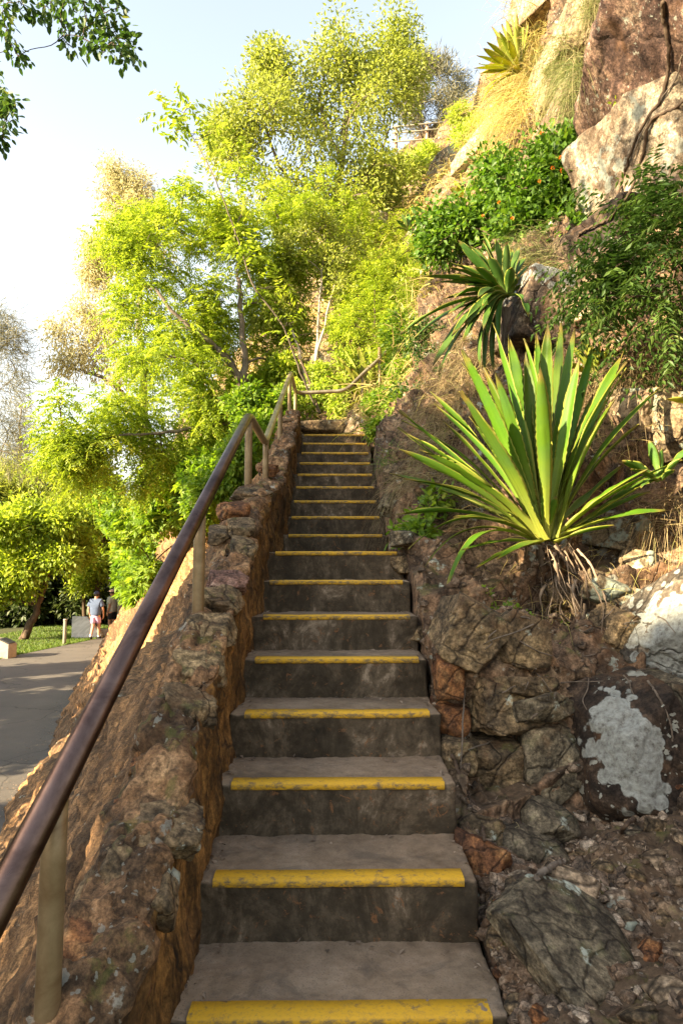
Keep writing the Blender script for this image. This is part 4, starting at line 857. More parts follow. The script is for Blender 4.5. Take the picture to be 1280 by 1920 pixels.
def rosette(name, label, cb, tips, wd, mat, seed, parts=True, cat='agave', jag=.0, group=None, spread=.03, nseg=30):
    """cb: heart of the plant; tips: [(point, width factor, sag)]"""
    rt_ = root(name, label, cat, group=group); cb = np.asarray(cb, float); r_ = np.random.default_rng(seed); acc = []; b = 0
    for i, (tp, wf, sg_) in enumerate(tips):
        tp = np.asarray(tp, float); ax = nrm(tp-cb); bs = cb+(ax*np.array([1, 1, .35]))*spread+r_.normal(0, spread*.25, 3)
        out = np.array([ax[0], ax[1], 0]); up = nrm(np.array([0, 0, 1.])-ax*ax[2]*.98+np.array([-out[0], -out[1], 0])*.5*max(ax[2], 0)+r_.normal(0, .12, 3))
        V, Fq, t, u, rn = strap(bs, tp, wd*wf, sg_, up, seed*100+i, nseg, jag=jag, twist=r_.normal(0, .25))
        if parts: mk('leaf', V, Fq, M[mat], rt_, att={'t': t, 'u': u, 'rnd': rn})
        else: acc.append((V, Fq+b, t, u, rn)); b += len(V)
    if not parts:
        mk('leaves', np.concatenate([a[0] for a in acc]), np.concatenate([a[1] for a in acc]), M[mat], rt_, att={'t': np.concatenate([a[2] for a in acc]), 'u': np.concatenate([a[3] for a in acc]), 'rnd': np.concatenate([a[4] for a in acc])})
    return rt_
hb_ = P(1022, 1012, 3.55)
big = [(865,655,3.35,.95,.06),(925,605,3.75,1.15,.04),(952,628,3.95,.9,.02),(1005,622,4.05,.75,.02),(1026,606,3.75,1.0,.02),(1052,600,3.95,.8,.02),(1076,615,3.85,.85,.03),(1086,672,3.55,.85,.03),(1114,640,4.1,.6,.05),(1112,740,3.85,.7,.05),
 (1174,690,3.75,.7,.09),(1238,726,3.75,.6,.12),(1278,862,3.55,.55,.1),(1246,956,3.5,.85,.10),(862,734,3.2,1.35,.05),(805,735,3.75,.85,.10),(752,788,3.9,.6,.16),(764,812,3.55,.95,.10),(786,842,3.35,1.1,.10),(756,898,3.35,.65,.2),(742,965,3.6,.5,.22),
 (836,1108,3.3,.6,.55),(765,1030,3.5,.35,.4),(795,1064,3.45,.35,.45),(866,1032,3.3,.6,.12),(892,1066,3.25,.6,.1),(1020,915,3.42,.55,.0),(1042,930,3.45,.6,.03),(935,720,3.95,1.0,.04),(975,700,4.0,.9,.03),(830,790,3.8,.8,.08),(1065,700,3.9,.8,.03),(905,690,3.6,1.15,.05),(880,780,3.45,1.25,.06),(1100,800,3.75,.7,.05),(985,660,3.8,.9,.03),
 (850,970,3.25,.7,.15),(930,1050,3.2,.5,.1),(815,905,3.55,.7,.15),(1150,985,3.4,.6,.06)]
re_ = np.random.default_rng(69); EXT = []
for a_ in np.linspace(-1.25, 1.2, 20):
    a_ += re_.normal(0, .06); L_ = re_.uniform(250, 400)*(1 if a_ < .75 else .75)
    EXT.append((1022+math.sin(a_)*L_*.95, 1005-math.cos(a_)*L_, 3.6+re_.normal(0, .28), re_.uniform(.6, 1.), re_.uniform(.02, .16)))
ag = rosette('giant_agave', 'largest agave-like rosette of pale green sword leaves, sunlit beside the steps', hb_, [(P(a, b, c), e, f) for a, b, c, e, f in big+EXT], .098, 'agave', 70, jag=.07, spread=.045, nseg=44)
# dead leaves hanging under it
r_ = np.random.default_rng(71)
def ribbon(pts, wd, seed, fold=.5):
    """a dry strap hanging along a polyline"""
    r2 = np.random.default_rng(seed); c = catmull(np.array(pts), np.linspace(0, len(pts)-1, 22)); n = len(c); t = np.linspace(0, 1, n)
    c[1:-1] += np.cumsum(r2.normal(0, .0012, (n-2, 3)), 0)
    tg = nrm(np.gradient(c, axis=0)); ang = r2.uniform(0, 6.3)+np.cumsum(r2.normal(0, .16, n)); u = nrm(np.cross(tg, np.array([.3, -1, .2]))); w = np.cross(tg, u)
    sd = u*np.cos(ang)[:, None]+w*np.sin(ang)[:, None]; nn = np.cross(tg, sd); ww = wd*np.interp(t, [0, .2, .7, 1], [1.2, .9, .7, .12])*(1+.25*r2.normal(size=n))
    V = np.stack([c-sd*ww[:, None], c+nn*(ww*fold)[:, None], c+sd*ww[:, None], c+nn*(ww*fold*.4)[:, None]-nn*.002], 1); i = np.arange(n*4).reshape(n, 4); j = np.roll(i, -1, 1)
    return V.reshape(-1, 3), np.stack([i[:-1].ravel(), j[:-1].ravel(), j[1:].ravel(), i[1:].ravel()], 1), np.full(n*4, r2.random())
settle(ag, hb_)
hb_ = P(948, 552, 4.95)
sec = [(845,500,4.7,1,.1),(815,528,4.7,1,.1),(832,488,4.9,.9,.12),(772,636,4.6,1.0,.14),(812,686,4.55,1.1,.16),(868,640,4.5,.9,.15),(840,590,4.5,.9,.15),(880,460,4.9,1,.05),(905,452,5,1,.04),(928,448,5.1,1,.03),(950,452,5.1,.9,.03),(972,462,5,.9,.05),(985,480,5.1,.8,.08),(990,594,4.7,.75,.4),(900,690,4.7,.6,.3),(925,700,4.8,.5,.3),(895,560,4.4,.8,.2),(850,556,4.55,1.,.15),(862,520,4.6,1.,.12),(890,500,4.6,1.,.08),(870,610,4.5,.9,.2),(915,480,4.7,1,.05),(958,500,4.7,.9,.05),(935,640,4.7,.5,.3),(968,520,4.8,.8,.1),(830,560,4.9,.9,.12),(905,620,4.5,.7,.25)]
ag2 = rosette('hanging_agave', 'deep green sword-leaved rosette leaning out from the rock above the giant agave', hb_, [(P(a, b, c), e, f) for a, b, c, e, f in sec+[(a+9, b+14, c+.12, e*.9, f) for a, b, c, e, f in sec[::2]]+[(a-22, b-10, c-.1, e*.9, f) for a, b, c, e, f in sec[1:12:2]]], .094, 'agave_deep', 72, spread=.04)
for i in range(16):
    b0 = P(952+r_.normal(0, 8), 575, 4.98); V, Fq, t, u, rn = strap(b0, P(948+r_.normal(0, 14), r_.uniform(630, 700), 4.95), .03, .05, np.array([0, -1, 0]), 7300+i, 12, thick=.8, twist=r_.normal(0, 2))
    mk('dead_leaf', V, Fq, M['dry'], ag2, att={'t': t, 'u': u, 'rnd': rn})
settle(ag2, hb_)
def tips_of(lst): return [(P(a, b, c), e, f) for a, b, c, e, f in lst]
hb_ = P(972, 135, 8.3)
settle(rosette('cliff_agave', 'golden sword-leaved rosette standing out against the sky on the cliff edge', hb_, tips_of([(893,104,8.1,.8,.05),(912,78,8,.9,.04),(948,36,8.1,.9,.03),(968,24,8.2,.8,.02),(888,128,8.0,.7,.07),(935,58,7.9,.9,.04),(990,42,8.2,.8,.03),(915,120,7.8,.8,.06),(952,75,7.8,1,.03),(905,172,7.9,.7,.12),(940,45,8.2,1,.03),(958,30,8.4,1,.03),(930,68,8.1,1.1,.04),(905,90,8,1,.05),(897,120,8.1,1,.06),(898,138,8.2,.8,.08),(921,50,8.3,1,.04),(980,28,8.5,1,.02),(900,192,8.1,.8,.15),(995,60,8.4,.9,.03),(910,150,8,.8,.1),(950,60,8,1,.03),(925,105,7.9,1,.05),(965,50,8.1,1,.02)]), .088, 'agave_gold', 74, spread=.04), hb_)
hb_ = P(690, 752, 9.4)
settle(rosette('railside_agave', 'yellow green sword-leaved rosette behind the bent end of the handrail', hb_, tips_of([(612,705,9.2,1,.1),(632,668,9.3,1,.05),(642,650,9.5,1,.05),(655,640,9.6,1,.03),(672,650,9.6,1,.03),(690,640,9.7,1,.03),(712,645,9.7,.9,.04),(730,655,9.6,.9,.06),(640,720,9.1,1,.1),(660,690,9.1,1,.06),(620,740,9.1,.8,.15),(745,690,9.4,.8,.1),(700,680,9.1,1,.05),(650,765,9,.8,.15)]), .14, 'agave_gold', 75, spread=.05), hb_)
hb_ = P(1118, 712, 4.5)
settle(rosette('small_agave', 'small yellow green rosette in dry grass behind the giant agave', hb_, tips_of([(1090,620,4.45,1,.04),(1125,630,4.5,1,.03),(1145,640,4.5,.8,.05),(1160,655,4.5,.8,.07),(1070,650,4.4,.9,.08),(1055,680,4.35,.9,.12),(1165,690,4.4,.8,.1),(1105,650,4.4,1,.04),(1048,705,4.4,.8,.15)]), .075, 'agave_gold', 76, spread=.02, parts=False), hb_)
hb_ = P(1236, 900, 3.6)
settle(rosette('small_agave', 'small strap-leaved plant in shade right of the giant agave', hb_, tips_of([(1215,825,3.6,1,.03),(1240,840,3.6,.9,.02),(1165,865,3.5,1,.12),(1180,880,3.45,.8,.1),(1275,860,3.5,1,.06),(1300,830,3.6,1,.06),(1200,915,3.4,.7,.2),(1262,880,3.4,.8,.05)]), .06, 'agave_deep', 77, spread=.02, parts=False), hb_)
hb_ = P(1330, 760, 3.7)
settle(rosette('small_agave', 'bright leaf tips of a rosette just entering the right edge of the picture', hb_, tips_of([(1248,748,3.6,1,.03),(1310,680,3.7,1,.05),(1360,690,3.7,1,.05),(1380,730,3.7,1,.1)]), .07, 'agave_gold', 78, spread=.02, parts=False), hb_)
hb_ = P(872, 372, 10)
settle(rosette('small_agave', 'small golden rosette on the sunny slope left of the lantana', hb_, tips_of([(842,352,9.9,1,.08),(850,338,9.9,1,.06),(862,325,10,1,.04),(880,322,10,1,.04),(895,335,10,1,.06),(838,368,9.8,.9,.12),(855,350,9.7,1,.05)]), .1, 'agave_gold', 79, spread=.03, parts=False), hb_)
hb_ = P(765, 432, 13)
settle(rosette('small_agave', 'small bright green tuft of strap leaves on the slope below the golden shrub', hb_, tips_of([(742,412,12.8,1,.08),(752,400,12.9,1,.05),(765,398,13,1,.04),(778,402,13,1,.04),(790,415,13,1,.08),(735,428,12.8,.9,.12)]), .12, 'agave_deep', 80, spread=.03, parts=False), hb_)

# --- grass
def blades(c, nr_, n, L, r_, fall=1., spread=.05, wd=.005, updir=None):
    """arching blades from c: verts, quads, random per face"""
    seg = 6; a = r_.uniform(0, 6.28, n); o = np.stack([np.cos(a), np.sin(a), 0*a], 1)
    d0 = nrm((np.asarray(updir) if updir is not None else np.array([0, 0, 1.]))+o*r_.uniform(.1, 1.5, n)[:, None]+r_.normal(0, .25, (n, 3))+np.asarray(nr_)*.5)
    ln = L*r_.uniform(.45, 1.15, n); t = np.linspace(0, 1, seg)
    b = np.asarray(c)+r_.normal(0, spread, (n, 3))
    p = b[:, None]+d0[:, None]*(ln[:, None]*t)[..., None]+np.array([0, 0, -1.])*(ln[:, None]*fall*r_.uniform(.2, 1.5, n)[:, None]*t**2)[..., None]
    p[:, 2:] += r_.normal(0, .02*L, (n, 1, 3))*t[None, 2:, None]
    s = rot_any(d0, r_)[:, None]*(wd*(1-t*.85)*.5)[None, :, None]
    V = np.stack([p-s, p+s], 2).reshape(-1, 3); i = np.arange(n*seg*2).reshape(n, seg, 2)
    Fq = np.stack([i[:, :-1, 0], i[:, :-1, 1], i[:, 1:, 1], i[:, 1:, 0]], -1).reshape(-1, 4)
    return V, Fq, np.repeat(r_.random(n), seg-1)
ONLY = ('hillside', 'rock_bank', 'ground', 'lawn', 'footpath')
def tuft(label, centers, n, L, mat, seed, fall=1., spread=.06, wd=.005, updir=None, cat='grass tuft', name='grass_tuft'):
    r_ = np.random.default_rng(seed); VV = []; FF = []; RR = []; b = 0; c0 = None
    for px, py, off in centers:
        h_ = HIT(px, py, ONLY)
        if h_ is None: continue
        c = h_[0]+h_[1]*off; c0 = c if c0 is None else c0
        V, Fq, r = blades(c, h_[1], n, L, r_, fall, spread, wd, updir); VV.append(V); FF.append(Fq+b); RR.append(r); b += len(V)
    if not VV: return
    o = mk(name, np.concatenate(VV)-c0, np.concatenate(FF), M[mat], smooth=False, fatt={'rnd': np.concatenate(RR)}); o.location = c0
    return tag(o, label, cat)
tuft('golden dry grass under the agave on the cliff edge', [(985, 140, .05), (975, 160, .05), (990, 170, .05), (1000, 120, .05), (980, 190, .03), (995, 100, .05), (1010, 150, .05), (1005, 60, .05), (1000, 30, .05), (1015, 90, .05), (970, 190, .05), (960, 170, .05), (1000, 200, .05), (985, 230, .05), (1020, 120, .05)], 240, .8, 'goldgrass', 92, 1.2, .16, .008, (-.5, -.2, .4))
tuft('tall golden grass on the skyline above the cliff agave', [(990, 10, .0), (985, -20, .0), (1010, -10, .0), (1030, 0, .0), (1005, -40, .0)], 120, .8, 'goldgrass', 93, .6, .16, .008)
tuft('dry grass mound between the lantana and the dark rock', [(985, 470, .02), (1000, 500, .02), (1020, 480, .02), (970, 500, .02), (1010, 450, .02), (1030, 510, .02)], 130, .45, 'greengrass', 94, 1.2, .07, .005, (-.3, -.3, .5))
tuft('brown dead grass hanging beside the hanging agave', [(880, 640, .02), (860, 680, .02), (900, 680, .02), (840, 720, .02), (880, 720, .02), (920, 660, .02), (830, 760, .02), (860, 760, .02), (810, 720, .02), (820, 800, .02), (850, 820, .02), (790, 780, .02), (800, 840, .02), (860, 640, .02), (850, 660, .02), (890, 740, .02), (900, 780, .02)], 200, .42, 'drygrass', 95, 1.6, .06, .005, (-.4, -.4, .1))
tuft('brown dry grass heap right of the small rosette', [(1170, 700, .03), (1190, 720, .03), (1210, 700, .03), (1150, 720, .03), (1230, 680, .03), (1200, 660, .03)], 140, .42, 'drygrass', 96, 1.5, .07, .005, (-.4, -.4, .3))
tuft('dry brown stalks hanging at the right edge over the lichened rock', [(1240, 960, .03), (1260, 980, .03), (1275, 950, .03), (1225, 990, .03), (1265, 930, .03)], 90, .42, 'drygrass', 97, 1.7, .05, .004, (-.4, -.4, .3))
tuft('long dry grass behind the tips of the giant agave', [(1080, 760, .03), (1100, 780, .03), (1060, 740, .03), (1130, 770, .03), (1110, 740, .03)], 130, .42, 'drygrass', 98, 1.4, .07, .005, (-.4, -.4, .3))
tuft('dry straw matted under the left leaves of the giant agave', [(830, 920, .02), (850, 900, .02), (800, 930, .02), (870, 880, .02), (890, 1000, .02), (780, 870, .02), (800, 890, .02), (830, 860, .02), (760, 900, .02), (860, 940, .02)], 150, .3, 'drygrass', 99, 1.4, .06, .004, (-.5, -.4, .3))
tuft('brown dead grass overhanging the right end of the kerb', [(680, 770, .03), (690, 775, .03), (672, 778, .03), (700, 770, .03)], 110, .3, 'drygrass', 100, 1.4, .06, .006, (-.5, -.4, .4))
tuft('green grass tuft on the ledge beside the upper steps', [(735, 850, .02), (745, 865, .02), (728, 870, .02)], 60, .22, 'lawn', 101, .8, .03, .005)
tuft('small green grass wisp beside the large slab', [(945, 1570, .01), (955, 1580, .01)], 18, .16, 'greengrass', 102, 1., .02, .004)
tuft('golden grass patch on the sunlit rock face left of the cliff', [(930, 220, .03), (905, 260, .03), (920, 280, .03), (895, 290, .03), (930, 250, .03)], 110, .6, 'goldgrass', 103, 1., .2, .01, (-.4, -.3, .6))
tuft('yellow grass patch on the slope under the tall hillside tree', [(760, 400, .03), (740, 430, .03), (735, 455, .03)], 200, .5, 'goldgrass', 104, 1., .22, .01, (-.3, -.3, .7))
tuft('straw grass at the foot of the rock face behind the stair head', [(610, 700, .03), (590, 690, .03), (630, 690, .03), (565, 700, .03), (600, 660, .03)], 90, .4, 'goldgrass', 105, 1.2, .12, .008, (-.2, -.5, .5))
# thin cover of grass over the slopes
r_ = np.random.default_rng(110); VV = []; FF = []; RR = []; b = 0
for k in range(900):
    s_, w_ = r_.uniform(9.5, 15.2), r_.uniform(.5, 7.9); c, nr0 = hill_at(s_, w_)
    V, Fq, r = blades(c, nr0, 14, .5 if s_ < 12 else .9, r_, 1., .16, .014 if s_ < 12 else .04, (-.3, -.2, .6)); VV.append(V); FF.append(Fq+b); RR.append(r); b += len(V)
for k in range(420):
    s_, w_ = r_.uniform(4.8, 9.5), r_.uniform(2.0, 7.5); c, nr0 = hill_at(s_, w_)
    if r_.random() < .5: continue
    V, Fq, r = blades(c, nr0, 10, .3, r_, 1.2, .06, .004, (-.3, -.3, .4)); VV.append(V); FF.append(Fq+b); RR.append(r); b += len(V)
tag(mk('slope_grass', np.concatenate(VV), np.concatenate(FF), M['goldgrass'], smooth=False, fatt={'rnd': np.concatenate(RR)}), 'thin dry grass scattered over the rock slopes', kind='stuff')

# --- unseen trees beyond the path, crowns shaped to lay shade over the steps
shade = dict(kind='simple', size=.27, per=50, scatter=.5, ratio=.5, fall=-.2)
def shade_tree(x, y, top, width, seed, lab, low=.8):
    r_ = np.random.default_rng(seed); b = np.array([x, y, bl]); cs = []
    for z in np.linspace(GZ+low+.6, top-.4, max(2, int(round((top-GZ-low-1)/.8))+1)):
        gap = (y > -4.6 and x > -12.5 and 1.2 < z < 3.0) or (x < -12.5 and 2.3 < z < 4.2)  # bare bands shaped into the crowns to let sun streaks reach the bank
        m = max(2, int(width*1.7))
        for i in range(m):
            if gap and (r_.random() < .8 or (1.5 < z < 2.95 and x > -12.5) or (2.7 < z < 4.05 and x < -12.5)): continue
            cs.append((np.array([x+r_.uniform(-.8, .8), y+(i-(m-1)/2)*(2*width/m)+r_.normal(0, .25), z+r_.normal(0, .22)]), .62*r_.uniform(.8, 1.2)))
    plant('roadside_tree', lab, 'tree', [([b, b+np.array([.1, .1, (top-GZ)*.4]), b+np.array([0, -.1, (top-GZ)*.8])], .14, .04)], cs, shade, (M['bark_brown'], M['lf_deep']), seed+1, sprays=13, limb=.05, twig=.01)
SH = [(-11.2, -9.5, 2.9, 2.0), (-11, -6.4, 3.8, 1.7), (-11, -3.9, 4.8, 1.5), (-11, -1.0, 6.5, 1.3), (-11, 1.5, 6.1, 1.4), (-11.2, 6.3, 2.6, 1.7), (-11.2, 9.6, 1.6, 1.7), (-13, 13.2, 1.2, 1.8)]
NM = ['lowest dense tree far behind the camera beside the path', 'low dense tree behind the camera beside the path', 'dense tree left of the camera across the path', 'tall dense tree left of the camera across the path', 'tallest dense tree across the path from the middle steps', 'low dense tree across the path from the top steps', 'lowest dense tree across the path short of the sign plinth', 'small dense tree standing back from the sign plinth']
SH += [(-14, -7.8, 5.3, 1.7), (-14, -5.1, 5.8, 1.6), (-14, -2.5, 6.2, 1.5), (-14, .1, 6.6, 1.5)]  # second row of unseen trees, added to block more sun
NM += ['low tree in the second row behind the camera', 'tree in the second row behind the dense trees', 'taller tree in the second row behind the dense trees', 'tallest tree in the second row behind the dense trees']
for i, (x, y, tp_, wd_) in enumerate(SH): shade_tree(x, y, tp_, wd_, 300+i*3, NM[i], .8 if y < 5 else .2)

# ================================================================== boulders of the rock face
def face_stone(name, px, py, w, h, depth, seed, mat, label, rot=(0, 0, 0), push=.12, sub=5, dd=None, cat='rock', group=None, **kw):
    h_ = HIT(px, py) if dd is None else None
    d_ = dd if h_ is None else h_[2]
    d_ = min(d_ or 3., 26)
    return px_stone(name, px, py, d_, w, h, depth, seed, mat, label, cat, rot, group, None, push, sub=sub, **kw)
M['splash'] = rock_mat('boulder_with_white_lichen', [(.018, .014, .011), (.035, .026, .02), (.07, .048, .032), (.14, .095, .06)], blob=((-.06, -.2, .08), (.15, .5, .25)), scale=1.3, spots=1., cracks=0)
M['splash2'] = rock_mat('boulder_with_green_lichen', [(.04, .036, .03), (.10, .085, .065), (.18, .15, .11), (.3, .25, .18)], blob=((0, -.2, .02), (.30, .6, .36)), lcol=(.38, .44, .38), scale=1.1)
face_stone('boulder', 1165, 1415, 225, 285, .62, 501, 'splash', 'dark brown boulder splashed with a large white lichen patch', rot=(.1, .12, .2), push=.05, sub=6, rough=.02, planes=44, boxy=False)
face_stone('boulder', 1252, 1207, 180, 190, .6, 502, 'splash2', 'big boulder covered in pale green lichen at the right edge', rot=(.1, .2, -.2), push=.05, sub=6, planes=26, boxy=False, rough=.03)
face_stone('rock', 925, 1318, 120, 110, .34, 503, 'stone', 'squared grey brown block above the broken rock face beside the steps', rot=(.05, .08, .3), sub=6)
face_stone('rock', 920, 1430, 140, 130, .34, 504, 'stone', 'broad dark block in the lower rock face, nearest the steps', rot=(.1, -.1, .2), sub=6, push=.1)
face_stone('rock', 1030, 1410, 150, 170, .4, 505, 'stone_green', 'dark cracked block between the squared block and the lichen-splashed boulder', rot=(0, .1, -.2), sub=6, push=.14)
face_stone('rock', 1020, 1538, 108, 82, .26, 506, 'stone_green', 'smooth oval dark green stone at the foot of the rock face', rot=(.1, .25, .1), sub=6, planes=22, push=.0, rough=.02)
face_stone('rock', 995, 1590, 150, 70, .26, 507, 'stone_green', 'flat dark green stone under the oval stone', rot=(.2, .3, .1), push=.05)
h_ = HIT(1070, 1790)[0]
o = stone('slab', h_+np.array([0, .02, .012]), (.235, .235, .055), 508, 'stone_green', (.42, .12, .55), planes=7, sub=6, rough=.02)
tag(o, 'large flat dark slab lying on the gravel at the lower right', 'slab')
h_ = HIT(1065, 1675)[0]; o = stone('slab', h_+np.array([0, .0, .01]), (.12, .1, .05), 509, 'stone_tan', (.4, .35, -.5), sub=5, planes=9); tag(o, 'tan and green tilted slab behind the large flat slab', 'slab')
for i, (px, py, w, h, m, lab) in enumerate([(838, 1262, 62, 90, 'stone_rust', 'rusty pointed rock wedged beside the fourth visible step'), (838, 1345, 66, 62, 'stone_rust', 'rust brown rock below the pointed rusty rock at the edge of the steps'), (850, 1410, 60, 66, 'stone', 'brown rock jammed against the side of the steps under two rusty rocks'),
    (900, 1620, 60, 90, 'stone_rust', 'rusty orange stone leaning on the side of the second step'), (905, 1560, 60, 60, 'stone', 'small brown stone tucked under the thin stick beside the steps'), (790, 1190, 40, 40, 'stone', 'small grey stone in the gap between the steps and the slanted slab'),
    (738, 893, 50, 44, 'stone', 'dark ledge stone beside the upper steps'), (735, 945, 44, 40, 'stone_green', 'lower ledge stone beside the landing'), (760, 1010, 44, 34, 'stone_green', 'mossy stone under the drooping agave leaves'), (760, 1060, 50, 40, 'stone', 'brown stone beside the landing, in front of the mossy stone')]):
    face_stone('rock', px, py, w, h, .2, 520+i, m, lab, rot=(.1, .2, .3*i), push=.0)
face_stone('rock', 873, 1185, 130, 140, .34, 540, 'stone', 'slanted grey slab with a rusty edge left of the agave roots', rot=(.2, .55, .3), sub=6, planes=8, push=.05)
face_stone('rock', 960, 1200, 90, 100, .26, 541, 'stone', 'pale brown block behind the hanging dead leaves', rot=(.1, .1, .5))
for i, (px, py, w, h, m, lab) in enumerate([(1125, 1105, 86, 66, 'stone_lichen', 'lichen covered rock right of the agave roots'), (1150, 1180, 70, 90, 'stone', 'dark upright block below the lichen covered rock'), (1200, 1062, 82, 66, 'stone_lichen', 'pale lichened rock catching the sun at the right'), (1180, 1130, 66, 60, 'stone_lichen', 'lichened rock under the sunlit one'),
    (1055, 1120, 70, 60, 'stone', 'brown rock hidden behind the agave roots'), (1000, 1290, 70, 46, 'stone', 'flat brown stone on the mossy ledge'), (1010, 1330, 130, 60, 'stone_green', 'sloping dark rock under the mossy ledge')]):
    face_stone('rock', px, py, w, h, .24, 550+i, m, lab, rot=(.1, .3, .4*i), push=.03)
for i, (px, py, w, h, dp, m, lab, rt_) in enumerate([
    (1150, 480, 190, 150, .9, 'stone_white_top', 'dark rock with a white lichened top below the cliff', (.1, -.2, .2)), (1010, 610, 190, 190, .9, 'stone_white_top', 'dark rock with round white lichen spots beside the hanging agave', (.1, .2, .1)),
    (1100, 580, 110, 170, .7, 'stone_tan', 'tan rock between the spotted dark rock and the fern-leaved shrub', (0, .1, .3)), (1265, 130, 340, 400, 1.6, 'stone_maroon', 'huge maroon block of the cliff above the long crack', (.0, -.45, .15)),
    (1250, 340, 270, 260, 1.3, 'stone_pale', 'huge pale lichened block of the cliff below the long crack', (.1, -.3, .25)), (1140, 340, 90, 190, .9, 'stone_maroon', 'dark leaning column of rock left of the pale cliff block', (.1, .25, .3)),
    (1100, 60, 120, 130, 1.2, 'stone_tan', 'sunlit tan block at the top of the cliff', (.1, .1, .3)), (1050, 150, 100, 170, 1.2, 'stone_tan', 'tall tan block beside the cliff agave', (0, .1, .2)), (1060, 260, 110, 170, 1.2, 'stone_maroon', 'brown cliff block under the hanging green grass', (.1, .1, .2)),
    (1240, 800, 130, 160, .6, 'stone_lichen', 'lichen green rock behind the right leaves of the giant agave', (.1, -.2, .3)), (1180, 780, 90, 110, .5, 'stone_tan', 'tan rock catching the sun behind the giant agave', (.1, -.2, .5)), (1170, 1000, 110, 90, .4, 'stone_lichen', 'pale rock ledge under the lowest right leaf of the giant agave', (.1, .1, .5)),
    (1020, 5, 90, 110, 1.2, 'stone_tan', 'pale tan block in the golden grass on the cliff top', (.1, .1, .5)), (1265, 1330, 80, 120, .4, 'stone_green', 'dark rock in shadow right of the lichen-splashed boulder', (.1, .1, .2)),
    (900, 270, 60, 60, 1.6, 'stone_pale', 'bright pale rock on the sunny slope', (0, .2, .3)), (830, 320, 50, 70, 1.8, 'stone_pale', 'white outcrop beside the golden shrub on the slope', (0, .2, .5)), (775, 460, 36, 60, 1.2, 'stone_pale', 'white standing rock on the slope above the second rail', (0, .1, .2)),
    (700, 440, 40, 50, 1.2, 'stone_pale', 'pale rock on the slope behind the feathery shrub', (0, .1, .2)), (600, 690, 60, 50, .8, 'stone_tan', 'sunlit rock behind the stair head', (0, .1, .2))]):
    face_stone('cliff_rock' if py < 500 and px > 1000 else 'rock', px, py, w, h, dp, 600+i, m, lab, rt_, push=.06, sub=6, planes=6, rough=.022)

bpy.context.view_layer.update(); DG = bpy.context.evaluated_depsgraph_get(); ONLY = ('hillside', 'cliff_rock', 'rock')
tuft('long green grass hanging down the cliff between two rocks', [(1060, 110, .03), (1070, 140, .03), (1050, 150, .03), (1080, 170, .03), (1065, 190, .03), (1045, 120, .03), (1090, 130, .03), (1072, 225, .03), (1055, 80, .03)], 150, .46, 'greengrass', 90, 1.3, .07, .006, (-.3, -.3, .4))
tuft('pale green grass trailing from the top of the cliff', [(1112, 6, .03), (1118, 12, .03)], 200, .36, 'greengrass', 91, 1.5, .08, .005, (-.3, -.3, .3))
# dead leaves of the giant agave drape over the rocks
ONLY2 = ('hillside', 'rock', 'boulder', 'slab'); r_ = np.random.default_rng(171)
for i in range(60):
    px = r_.normal(1040, 52) if i < 42 else r_.uniform(905, 1130); y1 = r_.uniform(1110, 1235); q = [P(1022+(px-1022)*.55+r_.normal(0, 10), 1030+r_.normal(0, 8), 3.52)]
    ok_ = True
    for f_ in (.3, .65, 1.):
        h_ = HIT(1022+(px-1022)*(.6+.45*f_)+r_.normal(0, 10), 1045+(y1-1045)*f_, ONLY2)
        if h_ is None or abs(h_[2]-3.45) > .7: ok_ = False; break
        q.append(h_[0]+h_[1]*r_.uniform(.015, .06))
    if not ok_: continue
    V, Fq, rn = ribbon(q, r_.uniform(.003, .013) if i > 8 else r_.uniform(.011, .02), 7100+i)
    mk('dead_leaf', V-np.array(ag.location), Fq, M['dry'], ag, att={'rnd': rn})
# loose stones on the gravel slope, and the gravel itself
r_ = np.random.default_rng(120); proto = []
spots = [(1150,1680,60,'stone_pale'),(1190,1640,46,'stone'),(1230,1610,56,'stone_tan'),(1130,1620,44,'stone'),(1100,1720,52,'stone_pink'),(1170,1730,66,'stone_lichen'),(1240,1720,60,'stone'),(1215,1790,58,'stone_rust'),(1265,1790,70,'stone_tan'),(1180,1560,40,'stone_green'),(1235,1545,46,'stone'),(1262,1480,60,'stone_rust'),
 (1160,1810,50,'stone_pink'),(1250,1860,80,'stone_tan'),(1205,1860,50,'stone_green'),(960,1660,50,'stone'),(940,1700,44,'stone_rust'),(975,1640,40,'stone_pale'),(925,1760,46,'stone'),(935,1830,50,'stone_rust'),(960,1880,56,'stone'),(1120,1590,36,'stone_pale'),(1275,1650,50,'stone_tan'),(1035,1640,40,'stone'),(1010,1620,34,'stone_rust'),(1195,1905,70,'stone'),(1010,1905,60,'stone_rust'),(1090,1600,30,'stone'),(1275,1570,40,'stone_tan'),(1150,1760,40,'stone_green')]
for i, (px, py, w, m) in enumerate(spots):
    h_ = HIT(px, py)
    if h_ is None: continue
    s_ = w*h_[2]/F*.5; o = stone('loose_stone', h_[0]+h_[1]*s_*.22, (s_*r_.uniform(.9, 1.2), s_*r_.uniform(.7, 1), s_*r_.uniform(.5, .75)), 700+i, m, tuple(r_.uniform(-.5, .5, 2))+(r_.uniform(0, 6),), sub=4, planes=9)
    tag(o, 'broken angular stone lying loose on the gravel slope at the lower right', 'stone', 'loose stones on the gravel slope')
